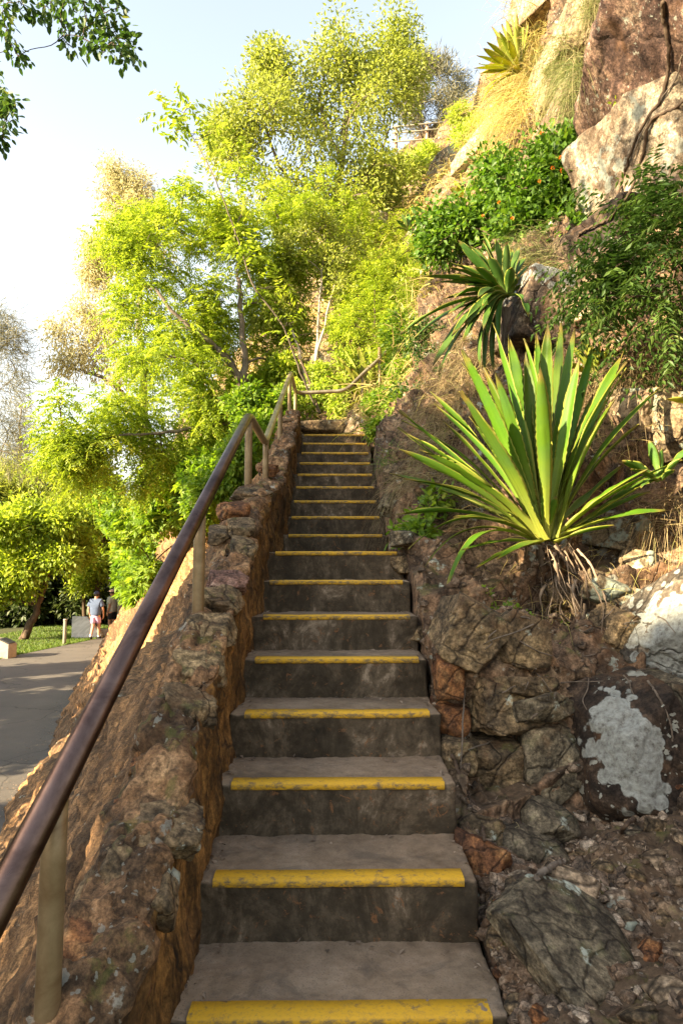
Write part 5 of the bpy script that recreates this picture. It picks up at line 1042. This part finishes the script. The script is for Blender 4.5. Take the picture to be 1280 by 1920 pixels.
def scatter(name, label, spots, rmin, rmax, mat, seed, flat=.6):
    r_ = np.random.default_rng(seed); VV = []; FF = []; RR = []; b = 0
    var = [chisel_geo((1, 1, 1), 800+k, 9, .05, 3 if rmax > .02 else 2)[:2] for k in range(12)]
    for c, nr0 in spots:
        V, Fc = var[r_.integers(0, 12)]; s_ = rmin*(rmax/rmin)**(r_.random()**1.6); R = np.array(Euler(tuple(r_.uniform(-.6, .6, 2))+(r_.uniform(0, 6.3),)).to_matrix())
        V = (V*np.array([1, r_.uniform(.6, 1), flat*r_.uniform(.6, 1.2)])*s_) @ R.T+c+nr0*s_*.25; VV.append(V); FF.append(Fc+b); RR.append(np.full(len(V), r_.random())); b += len(V)
    return tag(mk(name, np.concatenate(VV), np.concatenate(FF), M[mat], att={'rnd': np.concatenate(RR)}), label, kind='stuff')
sp_ = [hill_at(r_.uniform(.2, 3.0), r_.uniform(.2, 5.0)) for _ in range(2600)]+[hill_at(r_.uniform(3.4, 6), r_.uniform(.3, 4.0)) for _ in range(400)]
scatter('gravel', 'small broken stones and grit covering the slope at the lower right', sp_, .006, .042, 'pebble', 121)
# fallen leaves and twigs
pos = []; nr_ = []
for _ in range(3600):
    c, n0 = hill_at(r_.uniform(.2, 7.5), r_.uniform(.0, 5.0)); pos.append(c+n0*.006); nr_.append(n0)
for _ in range(900):
    y = r_.uniform(2, 16); c, n0 = bank_at(y, r_.uniform(.75, .99)); pos.append(c+n0*.012); nr_.append(n0)
for _ in range(1600):
    y = r_.uniform(4, 17); pos.append(np.array([base_x(y)-.1-abs(r_.normal(0, .16)), y, GZ+.012])); nr_.append(np.array([0, 0, 1.]))
for n in range(-1, 9):
    y0, z1 = nose(n)
    for _ in range(48):
        e = r_.random(); x = r_.uniform(-.4, .4) if e < .45 else r_.choice([-1, 1])*(.40-abs(r_.normal(0, .025)))
        pos.append(np.array([x, y0+(.30-abs(r_.normal(0, .03)) if e < .45 else r_.uniform(.07, .3)), z1+.006])); nr_.append(np.array([0, 0, 1.]))
pos = np.array(pos); nr_ = nrm(np.array(nr_)+r_.normal(0, .3, (len(pos), 3))); dr = rot_any(nr_, r_); sz = r_.uniform(.006, .028, len(pos))*np.where(np.arange(len(pos)) < 4500, 1.2, 1.)
V, Fq = leaf_quads(pos, dr, nr_, sz, sz*r_.choice([.16, .45, .6], len(pos)), .2)
tag(mk('leaf_litter', V, Fq, M['dry'], smooth=False, att={'rnd': np.repeat(r_.random(len(pos)), 4)}), 'small dry leaves and twigs lying about', kind='stuff')
# moss and little green plants on the ledge above the squared block
pos = []; 
for _ in range(240):
    h_ = None; s_, w_ = r_.uniform(4.6, 5.7), r_.uniform(1.2, 3.6); c, n0 = hill_at(s_, w_)
    if vnoise(c[None]*6, 8)[0] > .05: pos.append(c+n0*.008)
if pos:
    put = np.array(pos); st = dict(kind='oval', size=.022, per=7, scatter=.03, ratio=.8, fall=.1)
    o = put_foliage('ground_cover', put, np.tile([0, 0, 1.], (len(put), 1)), st, M['lf_green'], None, 122); tag(o, 'small green creeping leaves on the rock ledge', kind='stuff')
# leafy weed under the left agave leaves
bush_at('weed', 'bright green leafy weed under the left leaves of the giant agave', [(800, 960, 4.0, 30), (790, 1000, 3.9, 26), (760, 1000, 4.0, 18), (820, 930, 4.1, 22)], [(800, 1040, 3.9)], dict(kind='oval', size=.06, per=8, scatter=.09, ratio=.62, fall=-.1), 'lf_green', 124, cat='plant', n=2, sprays=8, limb=.008)
bush_at('creeper', 'thin green creeper climbing the crack of the maroon cliff block', [(1155, 150, 5.3, 14), (1160, 200, 5.3, 14), (1150, 250, 5.4, 14), (1170, 110, 5.3, 12), (1200, 110, 5.2, 12), (1230, 85, 5.1, 10), (1150, 290, 5.4, 10), (1165, 175, 5.3, 14)], [(1150, 310, 5.5)], dict(kind='oval', size=.045, per=7, scatter=.09, ratio=.6, fall=-.3), 'lf_lime', 126, cat='plant', n=2, sprays=6, limb=.006)

# vines, roots and a stick
bpy.context.view_layer.update()
def SURF(px, py, off=.02):
    v = Vector(RAY(px, py)).normalized(); o = Vector(CAM)
    for _ in range(40):
        ok, loc, nr, ix, ob, mt = scn.ray_cast(bpy.context.evaluated_depsgraph_get(), o, v)
        if not ok: return P(px, py, 5)
        if ob.name.split('.')[0] in ('hillside', 'boulder', 'rock', 'cliff_rock', 'slab', 'rock_bank'): return np.array(loc)+np.array(nr)*off
        o = loc+v*.003
    return np.array(loc)
def vine(name, label, pxs, r0, r1, mat, cat='vine', off=.02, seed=0):
    p = np.array([SURF(a, b, off) for a, b in pxs]); p = catmull(p, np.linspace(0, len(p)-1, len(p)*9)); r_ = np.random.default_rng(seed); p[1:-1] += r_.normal(0, r0*.25, p[1:-1].shape)
    V, Fs = capped_tube(p, np.linspace(r0, r1, len(p)), 8); return tag(mk(name, V, Fs, M[mat]), label, cat)
vine('vine', 'long woody vine hanging from the top right corner across the cliff crack', [(1246, 0), (1248, 40), (1256, 90), (1252, 140), (1238, 190), (1205, 240), (1180, 300), (1165, 350), (1150, 400)], .016, .010, 'bark_brown', seed=1)
vine('vine', 'looping brown vine along the crack between the two cliff blocks', [(1285, 170), (1270, 200), (1222, 228), (1210, 280), (1195, 330), (1170, 370), (1140, 410), (1092, 435), (1088, 460), (1100, 500)], .014, .009, 'bark_brown', seed=2)
vine('vine', 'thin vine crossing the maroon cliff block', [(1280, 100), (1265, 150), (1240, 190), (1200, 260), (1185, 310)], .007, .005, 'bark_grey', seed=3)
vine('root', 'thin root trailing across the dark rock face from the mossy ledge', [(1040, 1300), (1000, 1340), (950, 1380), (880, 1405)], .005, .003, 'bark_grey', 'root', .006, seed=4)
vine('root', 'wiry root hanging down beside the rusty rocks', [(870, 1290), (866, 1340), (864, 1400), (862, 1440)], .004, .003, 'bark_grey', 'root', .01, seed=5)
vine('root', 'dark twisted root on the gravel right of the tilted slab', [(1190, 1530), (1165, 1560), (1160, 1600), (1150, 1640)], .008, .004, 'bark_brown', 'root', .008, seed=6)
vine('root', 'dry root curling down the right edge of the lichen-splashed boulder', [(1215, 1280), (1235, 1310), (1250, 1350), (1258, 1390)], .005, .003, 'bark_grey', 'root', .01, seed=7)
vine('stick', 'thin brown stick leaning against the rocks beside the third step', [(852, 1415), (868, 1460), (890, 1520), (912, 1582)], .008, .006, 'bark_brown', 'stick', .02, seed=8)
vine('stick', 'short grey driftwood stick lying beyond the large flat slab', [(1005, 1650), (1030, 1630), (1050, 1620)], .011, .007, 'bark_grey', 'stick', .008, seed=9)
r_ = np.random.default_rng(130)
for i in range(24):
    a = r_.uniform(900, 1270), r_.uniform(1130, 1290); b_ = a[0]+r_.normal(0, 60), a[1]+r_.uniform(-10, 60)
    p = np.array([SURF(a[0]+(b_[0]-a[0])*t+r_.normal(0, 6), a[1]+(b_[1]-a[1])*t, .008) for t in (0, .35, .7, 1)])
    if np.linalg.norm(np.diff(p, axis=0), axis=1).max() > .35: continue
    V, Fs = capped_tube(catmull(p, np.linspace(0, 3, 14)), np.linspace(.0035, .002, 14), 5)
    tag(mk('dry_stalk', V, Fs, M['bark_grey']), 'thin dry stalk lying on the ledges under the giant agave', 'stalk', 'dry stalks on the ledges')

# ================================================================== beside the path
def prism(name, poly, y0, y1, mat, parent=None, bev=.01):
    """an outline in x,z carried from y0 to y1 with small bevels"""
    bm = bmesh.new(); a = [bm.verts.new((x, y0, z)) for x, z in poly]; f = bm.faces.new(a)
    e = bmesh.ops.extrude_face_region(bm, geom=[f]); bmesh.ops.translate(bm, verts=[v for v in e['geom'] if isinstance(v, bmesh.types.BMVert)], vec=(0, y1-y0, 0))
    bmesh.ops.recalc_face_normals(bm, faces=bm.faces); bmesh.ops.bevel(bm, geom=bm.edges[:], offset=bev, segments=2, affect='EDGES')
    me = bpy.data.meshes.new(name); bm.to_mesh(me); bm.free(); me.materials.append(M[mat]); o = bpy.data.objects.new(name, me); C.objects.link(o)
    if parent: o.parent = parent
    return o
def at_ground(o, px, py, rz=0.):
    p = G(px, py); o.location = p; o.rotation_euler = (0, 0, rz); return p
dS = G(150, 1196)[1]; u_ = dS/F
sl = prism('granite_slab', [(-.32, -.05), (.80, -.05), (.80, .13), (.30, .72), (.22, .80), (-.32, .82)], 0, .22, 'granite', bev=.012); at_ground(sl, 150, 1196, .05)
tag(sl, 'upright grey granite slab with a sloping top on the lawn', 'slab')
lp = prism('low_plinth', [(-.35, -.05), (.75, -.05), (.75, .27), (-.35, .27)], 0, .5, 'plinth', bev=.015); at_ground(lp, 198, 1193.5, .02); tag(lp, 'low sandy concrete plinth behind the walking man', 'plinth')
lp = prism('low_plinth', [(-.15, -.05), (.35, -.05), (.35, .62), (-.15, .62)], 0, .3, 'plinth', bev=.012); p_ = at_ground(lp, 211, 1189, .02); lp.location.y += 1.6; tag(lp, 'taller pinkish concrete block beyond the low plinth', 'plinth')
bo = root('bollard', 'short round timber bollard on the lawn edge beside the path', 'bollard')
q = G(121, 1208); hB = 46*q[1]/F
V, Fs = capped_tube(np.array([q+(0, 0, -.05), q+(0, 0, .1), q+(0, 0, hB-.05)]), [.062, .06, .058], 16); mk('shaft', V, Fs, M['timber'], bo)
V, Fs = capped_tube(np.array([q+(0, 0, hB-.048), q+(0, 0, hB-.02), q+(0, 0, hB)]), [.066, .066, .045], 16); mk('cap', V, Fs, M['plinth'], bo); settle(bo, q)
po = root('timber_post', 'thick grey green timber post beside the path, half hidden by leaves', 'post')
q = G(227, 1190.5); q = q+np.array([0, .0, 0]); hP = 95*q[1]/F
V, Fs = capped_tube(np.array([q+(0, 0, -.1), q+(0, 0, .6), q+(0, 0, 1.2), q+(0, 0, hP)]), [.18, .175, .17, .165], 20); mk('shaft', V, Fs, M['timber'], po)
V, Fs = capped_tube(np.array([q+(0, 0, hP+.002), q+(0, 0, hP+.03)]), [.15, .13], 20); mk('cap', V, Fs, M['timber'], po); settle(po, q)
sg_ = root('sign_plinth', 'sandy concrete sign plinth with a dark sloping plaque at the left edge of the path', 'sign')
q = G(16, 1235)
o = prism('body', [(-1.6, -.05), (0, -.05), (0, .40), (-.35, .56), (-1.6, .56)], 0, .5, 'plinth', sg_, .015); o.location = q
o = prism('plaque', [(-.33, .563), (-.02, .422), (-.015, .436), (-.325, .577)], .04, .46, 'plaque', sg_, .004); o.location = q
settle(sg_, q)

# fences up the hill
fe = root('fence', 'weathered post and rail fence on the hilltop beside the fine-leaved tree', 'fence')
def beam(a, b_, r, mat, parent, name):
    V, Fs = capped_tube(np.array([a, (np.asarray(a)+b_)/2, b_]), r, 8); return mk(name, V, Fs, M[mat], parent)
for px, yt, yb_ in ((742, 236, 285), (800, 230, 280), (858, 222, 272)): beam(P(px, yb_, 36), P(px, yt, 36), .10, 'timber_tan', fe, 'post')
for ya, yb_ in ((238, 226), (250, 238), (266, 256)): beam(P(735, ya, 35.85), P(866, yb_, 35.85), .045, 'timber', fe, 'rail')
settle(fe, P(800, 280, 36))
fe = root('fence', 'short tan timber fence beside the upper flight behind the hanging agave', 'fence')
for px, yt, yb_ in ((770, 520, 600), (789, 508, 600), (817, 522, 610), (829, 530, 590), (855, 520, 600)): beam(P(px, yb_, 10.3), P(px, yt, 10.3), .022, 'timber_tan', fe, 'post')
for yy_ in (538, 564): beam(P(765, yy_, 10.25), P(862, yy_-2, 10.25), .02, 'timber_tan', fe, 'rail')
settle(fe, P(815, 600, 10.3))

# ================================================================== the walkers
def skin(name, verts, edges, rad, mat, parent, lv=2):
    me = bpy.data.meshes.new(name); me.from_pydata([tuple(v) for v in verts], edges, []); o = bpy.data.objects.new(name, me); C.objects.link(o)
    m = o.modifiers.new('s', 'SKIN'); sv = me.skin_vertices[0].data
    for i, r in enumerate(rad): sv[i].radius = r if isinstance(r, tuple) else (r, r)
    sv[0].use_root = True; o.modifiers.new('u', 'SUBSURF').levels = lv; o.modifiers[-1].render_levels = lv
    bpy.context.view_layer.update(); ev = o.evaluated_get(bpy.context.evaluated_depsgraph_get()); nm = bpy.data.meshes.new_from_object(ev)
    bpy.data.objects.remove(o); nm.materials.append(M[mat]); nm.polygons.foreach_set('use_smooth', [True]*len(nm.polygons))
    o = bpy.data.objects.new(name, nm); C.objects.link(o); o.parent = parent; return o
def ell(name, c, s, mat, parent, cut=None, seed=0):
    D, Fc = ICO[5]; V = D*np.asarray(s)+np.asarray(c)
    if cut is not None: V[:, 2] = np.maximum(V[:, 2], cut)
    return mk(name, V, Fc, M[mat], parent)
def person(label, loc, rz, J, tee, shorts, cap_m, sc=1.):
    r0 = root('person', label, 'person')
    ks = list(J); V = [J[k][0] for k in ks]; R = [J[k][1] for k in ks]; ix = {k: i for i, k in enumerate(ks)}
    ch = [('pelvis','waist'),('waist','chest'),('chest','neck'),('neck','jaw'),('jaw','skull'),('jaw','nose')]
    for s in 'LR': ch += [('chest','sh'+s),('sh'+s,'el'+s),('el'+s,'wr'+s),('wr'+s,'pa'+s),('pelvis','hi'+s),('hi'+s,'kn'+s),('kn'+s,'an'+s)]
    E = [(ix[a], ix[b]) for a, b in ch]
    for s, sx in (('L', -1), ('R', 1)):                     # four fingers and a thumb, curled a little
        pa = np.array(J['pa'+s][0]); dn = nrm(pa-np.array(J['wr'+s][0]))
        for k, (off, ln) in enumerate([(-.032, .062), (-.011, .072), (.011, .068), (.03, .055)]):
            a = pa+np.array([0, off, 0])+dn*.035; b_ = a+dn*ln*.6+np.array([-sx*.008, 0, 0]); c = b_+dn*ln*.4+np.array([-sx*.02, 0, 0])
            n0 = len(V); V += [a, b_, c]; R += [.010, .009, .007]; E += [(ix['pa'+s], n0), (n0, n0+1), (n0+1, n0+2)]
        n0 = len(V); a = np.array(J['wr'+s][0])+dn*.035+np.array([-sx*.012, .03, 0]); V += [a, a+dn*.035+np.array([-sx*.01, .025, 0])]; R += [.011, .008]; E += [(ix['wr'+s], n0), (n0, n0+1)]
    skin('body', V, E, R, 'skin', r0)
    g = lambda k: np.array(J[k][0])
    # clothing follows the body a little outside it
    tv = [g('waist')-(0, 0, .30), g('waist')-(0, 0, .02), g('chest'), g('neck')-(0, 0, .03)]; te = [(0, 1), (1, 2), (2, 3)]; trd = [(.225, .17), (.215, .165), (.235, .155), (.11, .10)]
    for s in 'LR':
        n0 = len(tv); tv += [g('sh'+s), g('sh'+s)+(g('el'+s)-g('sh'+s))*.5, g('sh'+s)+(g('el'+s)-g('sh'+s))*.85]; trd += [.105, .10, .10]; te += [(2, n0), (n0, n0+1), (n0+1, n0+2)]
    skin('tee_shirt', tv, te, trd, tee, r0)
    sv = [g('pelvis')+(0, 0, .05), g('pelvis')-(0, 0, .03)]; se = [(0, 1)]; srd = [(.172, .135), (.17, .135)]
    for s in 'LR':
        n0 = len(sv); sv += [g('hi'+s), g('hi'+s)+(g('kn'+s)-g('hi'+s))*.45, g('hi'+s)+(g('kn'+s)-g('hi'+s))*.82]; srd += [.112, .108, .104]; se += [(1, n0), (n0, n0+1), (n0+1, n0+2)]
    skin('shorts', sv, se, srd, shorts, r0)
    hd = g('skull'); ell('hair', hd+np.array([0, -.018, -.02]), (.088, .098, .095), 'hair', r0, hd[2]-.075)
    cp = ell('cap', hd+np.array([0, -.003, .022]), (.097, .112, .092), cap_m, r0, hd[2]+.012)
    br = mk('brim', (ICO[4][0]*np.array([.075, .085, .007])+hd+np.array([0, .135, .016])), ICO[4][1], M[cap_m], cp)
    for s in 'LR':
        an = g('an'+s); ft = g('to'+s); sd_ = nrm(ft-an)
        skin('sock', [an+(0, 0, .10), an+(0, 0, .03), an-(0, 0, .02)], [(0, 1), (1, 2)], [.05, .05, .048], 'sock', r0, 1)
        skin('shoe', [an-(0, 0, .03)-sd_*np.array([1, 1, 0])*.05, an+(0, 0, -.02), an+(ft-an)*.6, ft], [(0, 1), (1, 2), (2, 3)], [.045, .056, .048, .036], 'black', r0, 2)
    r0.scale = (sc,)*3; r0.location = loc; r0.rotation_euler = (0, 0, rz); return r0
def joints(legs, arms, lean=.0):
    J = {'pelvis': ((0, 0, .93), (.145, .11)), 'waist': ((0, .01, 1.10), (.145, .105)), 'chest': ((0, .01+lean, 1.33), (.165, .105)), 'neck': ((0, .01+lean, 1.49), .058), 'jaw': ((0, .04+lean, 1.575), (.066, .075)), 'skull': ((0, .03+lean, 1.665), (.078, .093)), 'nose': ((0, .125+lean, 1.60), .018)}
    for s, sx in (('L', -1), ('R', 1)):
        kn, an, to = legs[s]; J['hi'+s] = ((sx*.095, 0, .87), .098); J['kn'+s] = (kn, .062); J['an'+s] = (an, .042); J['to'+s] = (to, .035)
        el, wr, pa = arms[s]; J['sh'+s] = ((sx*.19, lean, 1.41), .066); J['el'+s] = (el, .047); J['wr'+s] = (wr, .032); J['pa'+s] = (pa, .036)
    return J
arms1 = {'L': ((-.27, -.02, 1.14), (-.26, .08, .91), (-.25, .10, .83)), 'R': ((.27, .0, 1.14), (.25, .10, .91), (.24, .12, .83))}
J1 = joints({'L': ((-.07, -.02, .49), (-.06, -.20, .13), (-.07, -.09, .035)), 'R': ((.06, .17, .50), (.05, .20, .09), (.06, .36, .035))}, arms1)
def person_loc(px, py): return tuple(G(px, py)+np.array([0, 0, .0]))
def pj(J):                                          # toes are shaped by the shoes only
    return J
person('man walking away in a navy cap, pale blue tee shirt and pink checked shorts', person_loc(178, 1199.5), -.12, J1, 'tee_blue', 'shorts_pink', 'cap_navy', 1.02)
arms2 = {'L': ((-.24, -.05, 1.13), (-.22, .05, .89), (-.21, .07, .81)), 'R': ((.24, -.08, 1.13), (.23, .0, .89), (.22, .02, .81))}
J2 = joints({'L': ((-.08, .06, .49), (-.08, .02, .09), (-.08, .18, .035)), 'R': ((.08, -.02, .49), (.08, -.12, .10), (.08, .02, .035))}, arms2)
person('person in a pale pink cap, grey tee shirt and black shorts, beyond the post', person_loc(209.5, 1189), 1.25, J2, 'tee_grey', 'black', 'cap_pink', 1.03)

# ================================================================== the branch overhead
ov = dict(kind='oval', size=.08, per=5, scatter=.10, ratio=.62, fall=-.55)
hang = []
for px, py in [(5, 30), (12, 60), (25, 90), (35, 112), (40, 15), (60, 25), (75, 35), (100, 8), (115, 40), (90, 20), (125, 70), (135, 95), (140, 50), (160, 20), (165, 60), (180, 45), (190, 80), (195, 105), (200, 30), (205, 60), (215, 90), (220, 45), (235, 80), (240, 100), (245, 92), (232, 112), (170, 85), (150, 5), (185, 10), (20, 10), (120, 10),
   (5, 172), (18, 190), (22, 205), (8, 195), (12, 228), (24, 232), (3, 250), (2, 268), (-10, 180), (-15, 220), (-20, 150), (-30, 100), (30, -20), (80, -25), (130, -30), (180, -25), (205, -5), (225, 20)]:
    d_ = 6+RNG.normal(0, .12); hang.append((P(px, py-6, d_), 14*6/F))
for _ in range(210): hang.append((np.array([RNG.uniform(-7.5, -3.0), RNG.uniform(-1.4, 2.6), RNG.uniform(4.6, 7.0)]), .34))  # unseen crown clumps added to shade the cliff
tb = np.array([-10.3, 2.4, bl])
plant('overhanging_tree', 'tall tree across the path whose dark leaves hang into the top left corner', 'tree',
 [([tb, tb+(.1, .1, 4), tb+(.4, .3, 7.4), tb+(1.2, .6, 10)], .2, .08), ([tb+(.3, .25, 6.6), np.array([-7.5, 3.6, 6.2]), np.array([-5, 4.8, 6.3]), P(60, -90, 6), P(130, -30, 6)], .09, .012), ([np.array([-7.5, 3.6, 6.2]), np.array([-5.5, 4.9, 5.2]), P(-90, 170, 6), P(-20, 200, 6)], .05, .01)],
 hang, ov, (M['bark_brown'], M['lf_deep']), 400, sprays=5, limb=.02, twig=.003, hollow=.2)

# ================================================================== camera, light
cam = bpy.data.cameras.new('camera'); co = bpy.data.objects.new('camera', cam); C.objects.link(co)
co.location = CAM; co.rotation_euler = (math.pi/2+PITCH, 0, -YAW)
cam.sensor_fit = 'VERTICAL'; cam.sensor_height = 36; cam.lens = F/1920*36; cam.clip_start = .02; cam.clip_end = 5000
scn.camera = co
SUN_EL, SUN_AZ = math.radians(20), math.atan2(-.87, -.5)       # compass angle of the sun from +y towards +x
sdir = Vector((math.sin(SUN_AZ)*math.cos(SUN_EL), math.cos(SUN_AZ)*math.cos(SUN_EL), math.sin(SUN_EL)))
L = bpy.data.lights.new('sun', 'SUN'); L.energy = 4.4; L.angle = math.radians(.53); L.color = (1, .80, .52)
lo = bpy.data.objects.new('sun', L); C.objects.link(lo); lo.rotation_euler = sdir.to_track_quat('Z', 'Y').to_euler()
w = bpy.data.worlds.new('World'); scn.world = w; w.use_nodes = True; nt = w.node_tree
bg = nt.nodes['Background']; sk = nt.nodes.new('ShaderNodeTexSky'); sk.sky_type = 'NISHITA'; sk.sun_disc = False
sk.sun_elevation = SUN_EL; sk.sun_rotation = SUN_AZ; sk.dust_density = 1.; sk.air_density = 1.; sk.ozone_density = 1.
hs = nt.nodes.new('ShaderNodeHueSaturation'); hs.inputs['Saturation'].default_value = .75
mx = nt.nodes.new('ShaderNodeMix'); mx.data_type = 'RGBA'; mx.blend_type = 'MULTIPLY'; mx.inputs[0].default_value = 1; mx.inputs[7].default_value = (1.12, 1., .86, 1)
nt.links.new(sk.outputs[0], hs.inputs['Color']); nt.links.new(hs.outputs[0], mx.inputs[6])
# pale evening haze low in the sky
tc = nt.nodes.new('ShaderNodeTexCoord'); sx = nt.nodes.new('ShaderNodeSeparateXYZ'); nt.links.new(tc.outputs['Generated'], sx.inputs[0])
cr = nt.nodes.new('ShaderNodeValToRGB'); nt.links.new(sx.outputs[2], cr.inputs[0]); ce = cr.color_ramp.elements
ce[0].position = 0; ce[0].color = (.95, .95, .95, 1); ce[1].position = .57; ce[1].color = (.0, .0, .0, 1)
hz = nt.nodes.new('ShaderNodeMix'); hz.data_type = 'RGBA'; nt.links.new(cr.outputs[0], hz.inputs[0]); nt.links.new(mx.outputs[2], hz.inputs[6]); hz.inputs[7].default_value = (1.75, 1.68, 1.52, 1)
nt.links.new(hz.outputs[2], bg.inputs[0])
bg.inputs[1].default_value = .104
scn.view_settings.view_transform = 'Standard'; scn.view_settings.look = 'None'; scn.view_settings.exposure = 2.7; scn.view_settings.gamma = 1
scn.render.engine = 'CYCLES'; scn.cycles.use_denoising = True; scn.cycles.max_bounces = 8; scn.cycles.transparent_max_bounces = 4
scn.cycles.diffuse_bounces = 4; scn.cycles.caustics_reflective = False; scn.cycles.caustics_refractive = False
